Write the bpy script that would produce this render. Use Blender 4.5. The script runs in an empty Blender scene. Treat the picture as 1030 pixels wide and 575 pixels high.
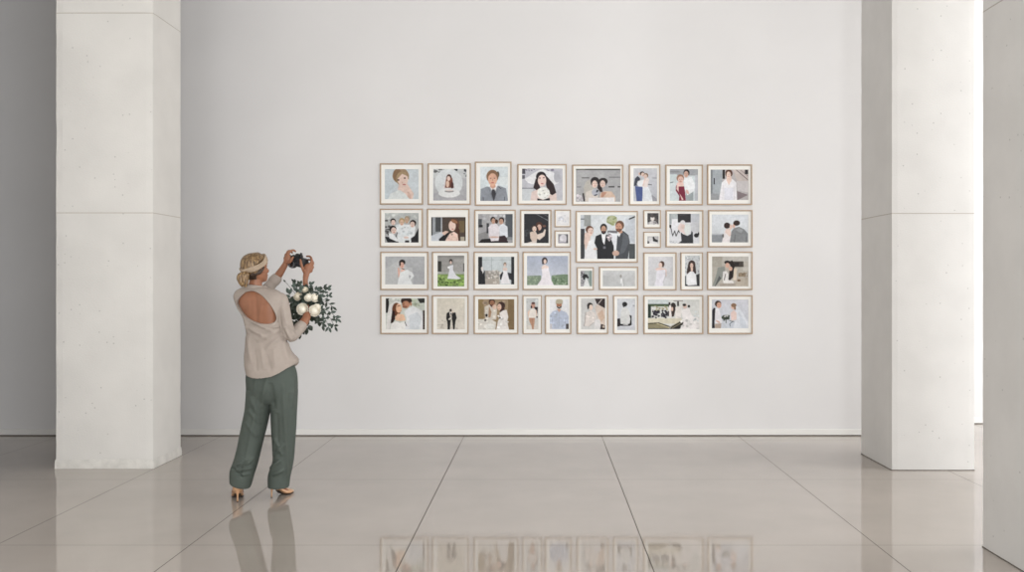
import bpy, bmesh, math, random
import numpy as np
from mathutils import Vector, Matrix, noise
random.seed(7)
C = bpy.context.scene.collection
S = bpy.context.scene

# ---------------------------------------------------------------- camera, world, lights, exposure
F = 950.0                                   # focal length in px of a 1030 px wide frame
EYE = 1.54                                  # camera height
VX, VY = 545.0, 283.0                       # vanishing point of the room's depth
KK = F * EYE
cd = bpy.data.cameras.new('camera'); cam = bpy.data.objects.new('viewpoint', cd); C.objects.link(cam)
cam.location = (0, 0, EYE); cam.rotation_euler = (math.pi/2, 0, 0)
cd.sensor_width = 36; cd.lens = 36*F/1030
cd.shift_x = (515-VX)/1030; cd.shift_y = -(287.5-VY)/1030
cd.clip_start = 0.05
S.camera = cam
S.view_settings.view_transform = 'Standard'; S.view_settings.look = 'None'
S.view_settings.gamma = 1; S.view_settings.use_curve_mapping = False
S.view_settings.exposure = 0.0
w = bpy.data.worlds.new('world'); S.world = w; w.use_nodes = True
w.node_tree.nodes['Background'].inputs[0].default_value = (0.9, 0.95, 1, 1)
w.node_tree.nodes['Background'].inputs[1].default_value = 0.45

def area(name, loc, target, sx, sy, power, col):
    l = bpy.data.lights.new(name, 'AREA'); l.shape = 'RECTANGLE'; l.size = sx; l.size_y = sy
    l.energy = power; l.color = col
    o = bpy.data.objects.new(name, l); C.objects.link(o); o.location = loc
    o.rotation_euler = (Vector(target)-Vector(loc)).to_track_quat('-Z', 'Z').to_euler()
    return o
# daylight through the tall windows: right of and behind the camera, the right-hand bay, the front wall; front left is an added fill
area('window_light_front', (2.9, -2.95, 2.3), (2.9, 9.4, 1.6), 4.6, 3.5, 715, (.97, .985, 1.0))
area('fill_light_front_left', (-2.4, -2.95, 2.6), (-1.0, 9.4, 2.0), 2.6, 3.9, 110, (.985, .99, 1.0))  # added fill to brighten the left-facing faces, no known window
area('window_light_right', (8.5, 2.2, 2.8), (-1.0, 6.5, 2.0), 4.2, 4.4, 65, (.98, .99, 1.0))
area('window_light_side', (8.5, 7.0, 2.7), (0, 7.0, 2.0), 3.0, 4.2, 410, (.98, .99, 1.0))

# ---------------------------------------------------------------- helpers
def PX(px, py, Y):                           # where a point of the photo lies at distance Y
    return Vector(((px-VX)*Y/F, Y, EYE-(py-VY)*Y/F))

def lin(c):
    if isinstance(c, str):
        c = [int(c[i:i+2], 16)/255 for i in (0, 2, 4)]
    return [x/12.92 if x <= .04045 else ((x+.055)/1.055)**2.4 for x in c]

def nmat(name):
    m = bpy.data.materials.new(name); m.use_nodes = True
    nt = m.node_tree; b = nt.nodes['Principled BSDF']
    return m, nt, b
def mat(name, col, rough=.6, metal=0, var=0, vscale=20, bump=0, bscale=60, spec=.5, coat=0, sss=0, detail=4, stretch=None):
    m, nt, b = nmat(name)
    c = lin(col)
    b.inputs['Base Color'].default_value = (*c, 1)
    b.inputs['Roughness'].default_value = rough; b.inputs['Metallic'].default_value = metal
    b.inputs['Specular IOR Level'].default_value = spec
    b.inputs['Coat Weight'].default_value = coat
    if sss:
        b.inputs['Subsurface Weight'].default_value = sss
        b.inputs['Subsurface Radius'].default_value = (.012, .005, .003); b.inputs['Subsurface Scale'].default_value = 1
    tc = nt.nodes.new('ShaderNodeTexCoord'); src = tc.outputs['Object']
    if stretch:
        mp = nt.nodes.new('ShaderNodeMapping'); mp.inputs['Scale'].default_value = stretch
        nt.links.new(src, mp.inputs[0]); src = mp.outputs[0]
    if var:
        n = nt.nodes.new('ShaderNodeTexNoise'); n.inputs['Scale'].default_value = vscale; n.inputs['Detail'].default_value = detail
        nt.links.new(src, n.inputs['Vector'])
        r = nt.nodes.new('ShaderNodeValToRGB')
        r.color_ramp.elements[0].position = .3; r.color_ramp.elements[1].position = .7
        r.color_ramp.elements[0].color = (*[x*(1-var) for x in c], 1); r.color_ramp.elements[1].color = (*[min(1, x*(1+var)) for x in c], 1)
        nt.links.new(n.outputs[0], r.inputs[0]); nt.links.new(r.outputs[0], b.inputs['Base Color'])
    if bump:
        n = nt.nodes.new('ShaderNodeTexNoise'); n.inputs['Scale'].default_value = bscale; n.inputs['Detail'].default_value = detail
        nt.links.new(src, n.inputs['Vector'])
        bp = nt.nodes.new('ShaderNodeBump'); bp.inputs['Strength'].default_value = bump; bp.inputs['Distance'].default_value = .01
        nt.links.new(n.outputs[0], bp.inputs['Height']); nt.links.new(bp.outputs[0], b.inputs['Normal'])
    return m

def link(name, me, m=None, parent=None, smooth=False):
    o = bpy.data.objects.new(name, me); C.objects.link(o)
    if m is not None:
        for x in (m if isinstance(m, (list, tuple)) else [m]): me.materials.append(x)
    if parent is not None: o.parent = parent
    if smooth: me.polygons.foreach_set('use_smooth', [True]*len(me.polygons))
    return o
def bm_obj(name, bm, m, parent=None, smooth=False):
    me = bpy.data.meshes.new(name); bmesh.ops.recalc_face_normals(bm, faces=bm.faces); bm.to_mesh(me); bm.free()
    return link(name, me, m, parent, smooth)
def bx(bm, x0, x1, y0, y1, z0, z1, mi=0, bevel=0):
    vs = [bm.verts.new((x, y, z)) for z in (z0, z1) for y in (y0, y1) for x in (x0, x1)]
    fs = [bm.faces.new([vs[i] for i in f]) for f in ((0,1,3,2), (4,6,7,5), (0,4,5,1), (2,3,7,6), (0,2,6,4), (1,5,7,3))]
    for f in fs: f.material_index = mi
    if bevel:
        es = list({e for f in fs for e in f.edges})
        bmesh.ops.bevel(bm, geom=es, offset=bevel, segments=2, affect='EDGES', profile=.5)
    return fs
def tag(o, label, cat, group=None):
    o['label'] = label; o['category'] = cat
    if group: o['group'] = group
    return o
def empty(name, loc, label, cat, group=None):
    o = bpy.data.objects.new(name, None); C.objects.link(o); o.location = loc; o.empty_display_size = .1
    return tag(o, label, cat, group)
def struct(o): o['kind'] = 'structure'; return o
def reparent(o, root):                       # mesh is in world coordinates: keep it there under a moved root
    o.parent = root; o.matrix_parent_inverse = Matrix.Translation(-Vector(root.location)); return o

# ---------------------------------------------------------------- materials of the room
def wall_mat(name, col, bump=.05, scale=6, pits=0, var=.015):
    m, nt, b = nmat(name); c = lin(col)
    b.inputs['Roughness'].default_value = .85; b.inputs['Specular IOR Level'].default_value = .2
    tc = nt.nodes.new('ShaderNodeTexCoord')
    n = nt.nodes.new('ShaderNodeTexNoise'); n.inputs['Scale'].default_value = scale; n.inputs['Detail'].default_value = 6
    nt.links.new(tc.outputs['Object'], n.inputs['Vector'])
    r = nt.nodes.new('ShaderNodeValToRGB')
    r.color_ramp.elements[0].position = .35; r.color_ramp.elements[1].position = .65
    r.color_ramp.elements[0].color = (*[x*(1-var) for x in c], 1); r.color_ramp.elements[1].color = (*[x*(1+var) for x in c], 1)
    nt.links.new(n.outputs[0], r.inputs[0])
    n2 = nt.nodes.new('ShaderNodeTexNoise'); n2.inputs['Scale'].default_value = 90; n2.inputs['Detail'].default_value = 3
    nt.links.new(tc.outputs['Object'], n2.inputs['Vector'])
    bp = nt.nodes.new('ShaderNodeBump'); bp.inputs['Strength'].default_value = bump; bp.inputs['Distance'].default_value = .01
    col_out = r.outputs[0]; h = n2.outputs[0]
    if pits:
        v = nt.nodes.new('ShaderNodeTexVoronoi'); v.inputs['Scale'].default_value = 17
        nt.links.new(tc.outputs['Object'], v.inputs['Vector'])
        lt = nt.nodes.new('ShaderNodeMapRange'); lt.inputs['From Min'].default_value = .055; lt.inputs['From Max'].default_value = .13
        nt.links.new(v.outputs['Distance'], lt.inputs[0])
        # only some of the cells carry a pit
        sx = nt.nodes.new('ShaderNodeSeparateColor'); nt.links.new(v.outputs['Color'], sx.inputs[0])
        g = nt.nodes.new('ShaderNodeMath'); g.operation = 'GREATER_THAN'; g.inputs[1].default_value = pits
        nt.links.new(sx.outputs[0], g.inputs[0])
        mx = nt.nodes.new('ShaderNodeMath'); mx.operation = 'MAXIMUM'
        nt.links.new(lt.outputs[0], mx.inputs[0]); nt.links.new(g.outputs[0], mx.inputs[1])
        mix = nt.nodes.new('ShaderNodeMixRGB'); mix.inputs[1].default_value = (*[x*.68 for x in c], 1)
        nt.links.new(mx.outputs[0], mix.inputs[0]); nt.links.new(col_out, mix.inputs[2])
        col_out = mix.outputs[0]
        ad = nt.nodes.new('ShaderNodeMath'); ad.operation = 'MULTIPLY_ADD'; ad.inputs[1].default_value = .6
        nt.links.new(mx.outputs[0], ad.inputs[0]); nt.links.new(h, ad.inputs[2]); h = ad.outputs[0]
    nt.links.new(col_out, b.inputs['Base Color'])
    nt.links.new(h, bp.inputs['Height']); nt.links.new(bp.outputs[0], b.inputs['Normal'])
    return m
M_wall = wall_mat('gallery_wall_paint', 'D8D6D5', .03, 1.2)
M_col = wall_mat('plastered_concrete', 'DAD8D5', .12, 3, pits=.42, var=.03)
M_white = wall_mat('white_bounce_paint', 'F1F0EE', .02, 1)  # extra white so the added blocker bounces light onto left-facing faces
M_ceil = wall_mat('ceiling_paint', 'CFCDC9', .02, 1)
M_base = mat('baseboard_paint', 'E0DEDA', .45)
M_col_left = wall_mat('dimmed_plastered_concrete', 'D3D0CB', .12, 3, pits=.42, var=.03)  # column plaster darkened in its colour to stand in for weaker front light
M_seam = mat('column_seam', 'B9B2A9', .9)
M_gap = mat('shadow_gap', '6A635B', .9)
M_grout = mat('floor_joint', '554E47', .9, spec=.2)
def floor_mat():
    m, nt, b = nmat('polished_floor_tile')
    tc = nt.nodes.new('ShaderNodeTexCoord')
    n = nt.nodes.new('ShaderNodeTexNoise'); n.inputs['Scale'].default_value = 1.6; n.inputs['Detail'].default_value = 8
    nt.links.new(tc.outputs['Object'], n.inputs['Vector'])
    r = nt.nodes.new('ShaderNodeValToRGB'); c = lin('A89F96')
    r.color_ramp.elements[0].position = .3; r.color_ramp.elements[1].position = .7
    r.color_ramp.elements[0].color = (*[x*.95 for x in c], 1); r.color_ramp.elements[1].color = (*[x*1.05 for x in c], 1)
    nt.links.new(n.outputs[0], r.inputs[0]); nt.links.new(r.outputs[0], b.inputs['Base Color'])
    b.inputs['Roughness'].default_value = .13; b.inputs['IOR'].default_value = 1.75
    b.inputs['Specular IOR Level'].default_value = .75
    n2 = nt.nodes.new('ShaderNodeTexNoise'); n2.inputs['Scale'].default_value = 2.5; n2.inputs['Detail'].default_value = 5
    nt.links.new(tc.outputs['Object'], n2.inputs['Vector'])
    mr = nt.nodes.new('ShaderNodeMapRange'); mr.inputs['To Min'].default_value = .03; mr.inputs['To Max'].default_value = .07
    nt.links.new(n2.outputs[0], mr.inputs[0]); nt.links.new(mr.outputs[0], b.inputs['Roughness'])
    return m
M_floor = floor_mat()

# ---------------------------------------------------------------- the setting
YW = KK/(438-VY)                              # the gallery wall, 9.44 m away
XL, XR, YF, YB, ZC = -8.6, 8.6, -3.0, 10.23, 5.6
def cuts(vals, lo, hi, half):
    out = [lo]
    for v in vals: out += [v-half, v+half]
    return out+[hi]
bm = bmesh.new()
jx = [-6.1, -4.80, -3.19, -2.057, -.775, .596, 1.957, 3.31, 4.65, 6.0, 7.3]
jy = [-1.8, .03, 1.86, 3.69, 5.52, 7.35, 9.18]
xs, ys = cuts(jx, XL, XR, .003), cuts(jy, YF, YB, .0022)
grid = [[bm.verts.new((x, y, 0)) for x in xs] for y in ys]
for j in range(len(ys)-1):
    for i in range(len(xs)-1):
        f = bm.faces.new((grid[j][i], grid[j][i+1], grid[j+1][i+1], grid[j+1][i]))
        f.material_index = 1 if (i % 2 or j % 2) else 0
struct(bm_obj('floor', bm, [M_floor, M_grout]))
def slab(name, x0, x1, y0, y1, z0, z1, m):
    bm = bmesh.new(); bx(bm, x0, x1, y0, y1, z0, z1); return struct(bm_obj(name, bm, m))
XE = 4.05
slab('ceiling', XL-.2, XR+.2, YF-.2, YB+.2, ZC, ZC+.2, M_ceil)
slab('wall_back', XL, XE, YW, YW+.25, 0, ZC, M_wall)
slab('wall_recess', XE-.2, XR, YB, YB+.2, 0, ZC, M_wall)
slab('wall_left', XL-.2, XL, YF, YB, 0, ZC, M_wall)
# the right and front walls stand around their windows
def wall_with_opening(name, axis, at, a0, a1, opens, m, th=.25):
    bm = bmesh.new()
    def piece(p0, p1, z0, z1):
        if p1-p0 < .01 or z1-z0 < .01: return
        if axis == 'x': bx(bm, at, at+th, p0, p1, z0, z1)
        else: bx(bm, p0, p1, at-th, at, z0, z1)
    cur = a0
    for (p0, p1, z0, z1) in opens:
        piece(cur, p0, 0, ZC); piece(p0, p1, 0, z0); piece(p0, p1, z1, ZC); cur = p1
    piece(cur, a1, 0, ZC)
    return struct(bm_obj(name, bm, m))
slab('unseen_light_blocker', -4.75, -4.42, YF, 7.1, 0, ZC, M_white)  # added out of view to keep front light off the left, and bounce it
wall_with_opening('wall_right', 'x', XR, YF, YB, [(0, 4.4, .5, 5.1), (5.4, 8.6, .5, 5.0)], M_wall)
wall_with_opening('wall_front', 'y', YF, XL, XR, [(-3.8, -1.0, .6, 5.2), (.5, 5.3, .6, 5.2)], M_wall)  # the left opening only serves the added front-left fill
def baseboard(name, x0, x1, y, h=.066):
    bm = bmesh.new()
    bx(bm, x0, x1, y-.014, y, .009, h, 0, .003)
    bx(bm, x0, x1, y-.006, y, 0, .009, 1)
    return struct(bm_obj(name, bm, [M_base, M_gap]))
baseboard('baseboard_back', XL, XE, YW)
baseboard('baseboard_recess', XE, XR, YB, .07)

def column(name, x0, x1, y0, y1, seams, label, plinth=0, M_col=M_col):
    """A square plastered pillar: shaft blocks with chipped soft edges, seam grooves, skirt lip."""
    root = empty(name, ((x0+x1)/2, (y0+y1)/2, 0), label, 'column')
    zs = [0]+seams+[ZC]
    for k in range(len(zs)-1):
        bm = bmesh.new()
        z0 = zs[k]+(.0035 if k else 0); z1 = zs[k+1]-(.0035 if k < len(zs)-2 else 0)
        # subdivided faces so that the arrises can be slightly uneven
        nx, ny, nz = 14, 10, max(4, int((z1-z0)/.05))
        rings = []
        for a in range(nz+1):
            z = z0+(z1-z0)*a/nz; ring = []
            pts = [(x0+(x1-x0)*i/nx, y0) for i in range(nx)]+[(x1, y0+(y1-y0)*i/ny) for i in range(ny)] + \
                  [(x1-(x1-x0)*i/nx, y1) for i in range(nx)]+[(x0, y1-(y1-y0)*i/ny) for i in range(ny)]
            for i, (x, y) in enumerate(pts):
                corner = i in (0, nx, nx+ny, 2*nx+ny)
                if corner:
                    d = .0025+.003*max(0, noise.noise(Vector((x*7, y*7, z*11))))
                    x += d if x == x0 else -d; y += d if y == y0 else -d
                ring.append(bm.verts.new((x, y, z)))
            rings.append(ring)
        n = len(rings[0])
        for a in range(nz):
            for i in range(n):
                bm.faces.new((rings[a][i], rings[a][(i+1) % n], rings[a+1][(i+1) % n], rings[a+1][i]))
        bm.faces.new(rings[0][::-1]); bm.faces.new(rings[-1])
        reparent(bm_obj('shaft_block', bm, M_col), root)
    if seams:
        bm = bmesh.new()
        for s in seams: bx(bm, x0+.003, x1-.003, y0+.003, y1-.003, s-.0035, s+.0035)
        reparent(bm_obj('seam', bm, M_seam), root)
    if plinth:
        # rough plaster lip at the foot
        bm = bmesh.new(); e = plinth
        prof = [(e, 0), (e, .012), (e*.85, .04), (e*.5, .06), (.001, .075)]
        rings = []
        for (o, z) in prof:
            ring = []
            pts = []
            for (ax, ay, bx_, by) in ((x0, y0, x1, y0), (x1, y0, x1, y1), (x1, y1, x0, y1), (x0, y1, x0, y0)):
                for i in range(24): pts.append((ax+(bx_-ax)*i/24, ay+(by-ay)*i/24))
            cx, cy = (x0+x1)/2, (y0+y1)/2
            for (x, y) in pts:
                sx = (1 if x > cx else -1) if abs(abs(x-cx)-(x1-x0)/2) < 1e-6 else 0
                sy = (1 if y > cy else -1) if abs(abs(y-cy)-(y1-y0)/2) < 1e-6 else 0
                r = o*(1+.35*noise.noise(Vector((x*14, y*14, z*20+o*30)))) if o > .002 else o
                zz = z+(0 if z < .001 else .012*noise.noise(Vector((x*9, y*9, 3.3))))
                ring.append(bm.verts.new((x+sx*r, y+sy*r, zz)))
            rings.append(ring)
        n = len(rings[0])
        for a in range(len(rings)-1):
            for i in range(n): bm.faces.new((rings[a][i], rings[a][(i+1) % n], rings[a+1][(i+1) % n], rings[a+1][i]))
        reparent(bm_obj('plaster_skirt', bm, M_skirt, smooth=False), root)
    bm = bmesh.new(); bx(bm, x0-.001-plinth*.6, x1+.001+plinth*.6, y0-.001-plinth*.6, y1+.001+plinth*.6, 0.0005, .006)
    reparent(bm_obj('base_joint', bm, M_gap), root)
    return root
M_skirt = wall_mat('rough_plaster', 'CFCCC6', .25, 14, pits=.4, var=.07)
column('column', -4.005, -3.202, 7.78, 8.38, [2.105, 3.75],
       'square white plastered column on the left, left of the woman, with rough plaster foot', .007, M_col_left)
column('column', 2.853, 3.53, 7.70, 8.443, [2.095],
       'bright square white column right of the picture wall, with one joint line')
column('column', 2.555, 3.30, 4.55, 5.48, [3.10],
       'nearest pillar at the right edge of the picture, its shaded pitted side in view')

PRINT_GAIN = .86
# ---------------------------------------------------------------- the framed photographs
M_frame = mat('light_oak_frame', 'A8927A', .5, var=.08, vscale=40, stretch=(1, 1, 1))
M_mount = mat('white_mount_board', 'E6E4DF', .75)
m, nt, b = nmat('photographic_print'); at = nt.nodes.new('ShaderNodeVertexColor'); at.layer_name = 'ink'
nt.links.new(at.outputs[0], b.inputs['Base Color']); b.inputs['Roughness'].default_value = .5; b.inputs['Specular IOR Level'].default_value = .2
M_print = m

SK, SKD, HB, HK, WH, BL = 'E3C9BC', 'B98B74', '4A3129', '1E1A1A', 'F0EEEE', '1C1C20'
# frame rect | print rect (photo px) | crop origin x, y, scale | background | shapes in crop px | label
def paint(rect, org, sc, bg, ops):
    x0, y0, x1, y1 = rect
    R = 2.4
    nx, ny = max(8, int((x1-x0)*R)), max(8, int((y1-y0)*R))
    SS = 3                                    # supersampling
    gx = ((np.arange((nx+1)*SS)+.5)/SS-.5)/nx*(x1-x0)+x0
    gy = ((np.arange((ny+1)*SS)+.5)/SS-.5)/ny*(y1-y0)+y0
    X, Y = np.meshgrid((gx-org[0])*sc, (gy-org[1])*sc)
    img = np.zeros(X.shape+(3,)); H = lambda c: np.array([int(c[i:i+2], 16)/255 for i in (0, 2, 4)])
    if isinstance(bg, tuple):
        t = np.clip((Y-Y.min())/(Y.max()-Y.min()), 0, 1)[..., None]; img[:] = H(bg[0])*(1-t)+H(bg[1])*t
    else: img[:] = H(bg)
    rs = np.random.RandomState(int(x0*7+y0*3))
    for op in ops:
        k = op[0]
        if k == 'e':
            _, cx, cy, rx, ry, col = op[:6]; a = math.radians(op[6]) if len(op) > 6 else 0
            u = (X-cx)*math.cos(a)+(Y-cy)*math.sin(a); v = -(X-cx)*math.sin(a)+(Y-cy)*math.cos(a)
            img[(u/rx)**2+(v/ry)**2 < 1] = H(col)
        elif k == 'r': img[(X >= op[1]) & (Y >= op[2]) & (X < op[3]) & (Y < op[4])] = H(op[5])
        elif k == 'p':
            pts = list(zip(op[2::2], op[3::2])); ins = np.zeros(X.shape, bool); j = len(pts)-1
            for i in range(len(pts)):
                xi, yi = pts[i]; xj, yj = pts[j]
                c = ((yi > Y) != (yj > Y)); 
                with np.errstate(divide='ignore', invalid='ignore'):
                    ins ^= c & (X < (xj-xi)*(Y-yi)/((yj-yi) if yj != yi else 1e-9)+xi)
                j = i
            img[ins] = H(op[1])
        elif k == 'l':
            pts = list(zip(op[3::2], op[4::2])); hw = op[1]/2
            for (ax, ay), (cx, cy) in zip(pts, pts[1:]):
                dx, dy = cx-ax, cy-ay; L = dx*dx+dy*dy+1e-9
                t = np.clip(((X-ax)*dx+(Y-ay)*dy)/L, 0, 1)
                img[(X-ax-t*dx)**2+(Y-ay-t*dy)**2 < hw*hw] = H(op[2])
        elif k == 'h':                         # a head: hair, then the face under it (turn: -1 left .. 1 right)
            _, cx, cy, rx, ry, skin, hair, turn = op[:8]; kind = op[8] if len(op) > 8 else ''
            def E(a, b_, c, d, col): img[((X-a)/c)**2+((Y-b_)/d)**2 < 1] = H(col)
            if kind != 'hat': E(cx-turn*rx*.18, cy-ry*.22, rx*1.12, ry*.90, hair)
            else: E(cx, cy-ry*.35, rx*1.15, ry*.72, hair)
            E(cx+turn*rx*.28, cy+ry*.18, rx*.84, ry*.84, skin)
            if kind == 'beard':
                m_ = (((X-cx-turn*rx*.28)/(rx*.86))**2+((Y-cy-ry*.2)/(ry*.86))**2 < 1) & (Y > cy+ry*.42); img[m_] = H(hair)
            dk = ''.join('%02X' % int(int(skin[i:i+2], 16)*.55) for i in (0, 2, 4)); lp = 'B06058'
            for q in (-.36, .36):
                if abs(turn) < .8 or q*turn > 0: E(cx+turn*rx*.35+q*rx, cy+ry*.02, rx*.16, ry*.07, dk)
            E(cx+turn*rx*.42, cy+ry*.62, rx*.28, ry*.07, lp)
            sh = ''.join('%02X' % int(int(skin[i:i+2], 16)*.85) for i in (0, 2, 4)); E(cx+turn*rx*.45, cy+ry*.28, rx*.10, ry*.16, sh)
        elif k == 'n':                         # mottled patch: foliage, lace, gravel
            _, a0, b0, a1, b1, col, dens, size = op
            for _i in range(int(dens)):
                cx, cy = rs.uniform(a0, a1), rs.uniform(b0, b1); r = size*rs.uniform(.5, 1.2)
                c = H(col)*rs.uniform(.82, 1.12); img[((X-cx)/r)**2+((Y-cy)/(r*rs.uniform(.5, 1)))**2 < 1] = np.clip(c, 0, 1)
    for amp, cell in ((.03, 9.0), (.025, 2.2), (.03, .9)):   # tone mottle of a small printed photograph
        w_, h_ = int((x1-x0)/cell)+3, int((y1-y0)/cell)+3; n_ = rs.uniform(-1, 1, (h_, w_))
        fx, fy = (gx-x0+1)/cell, (gy-y0+1)/cell; ix, iy = np.clip(fx.astype(int), 0, w_-2), np.clip(fy.astype(int), 0, h_-2)
        tx, ty = (fx-ix)[None, :], (fy-iy)[:, None]
        v = n_[iy][:, ix]*(1-tx)*(1-ty)+n_[iy][:, ix+1]*tx*(1-ty)+n_[iy+1][:, ix]*(1-tx)*ty+n_[iy+1][:, ix+1]*tx*ty
        img = np.clip(img*(1+amp*v[..., None])+amp*.25*v[..., None], 0, 1)
    img = img.reshape(ny+1, SS, nx+1, SS, 3).mean((1, 3))
    return nx, ny, img
s = 575/48
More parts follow.
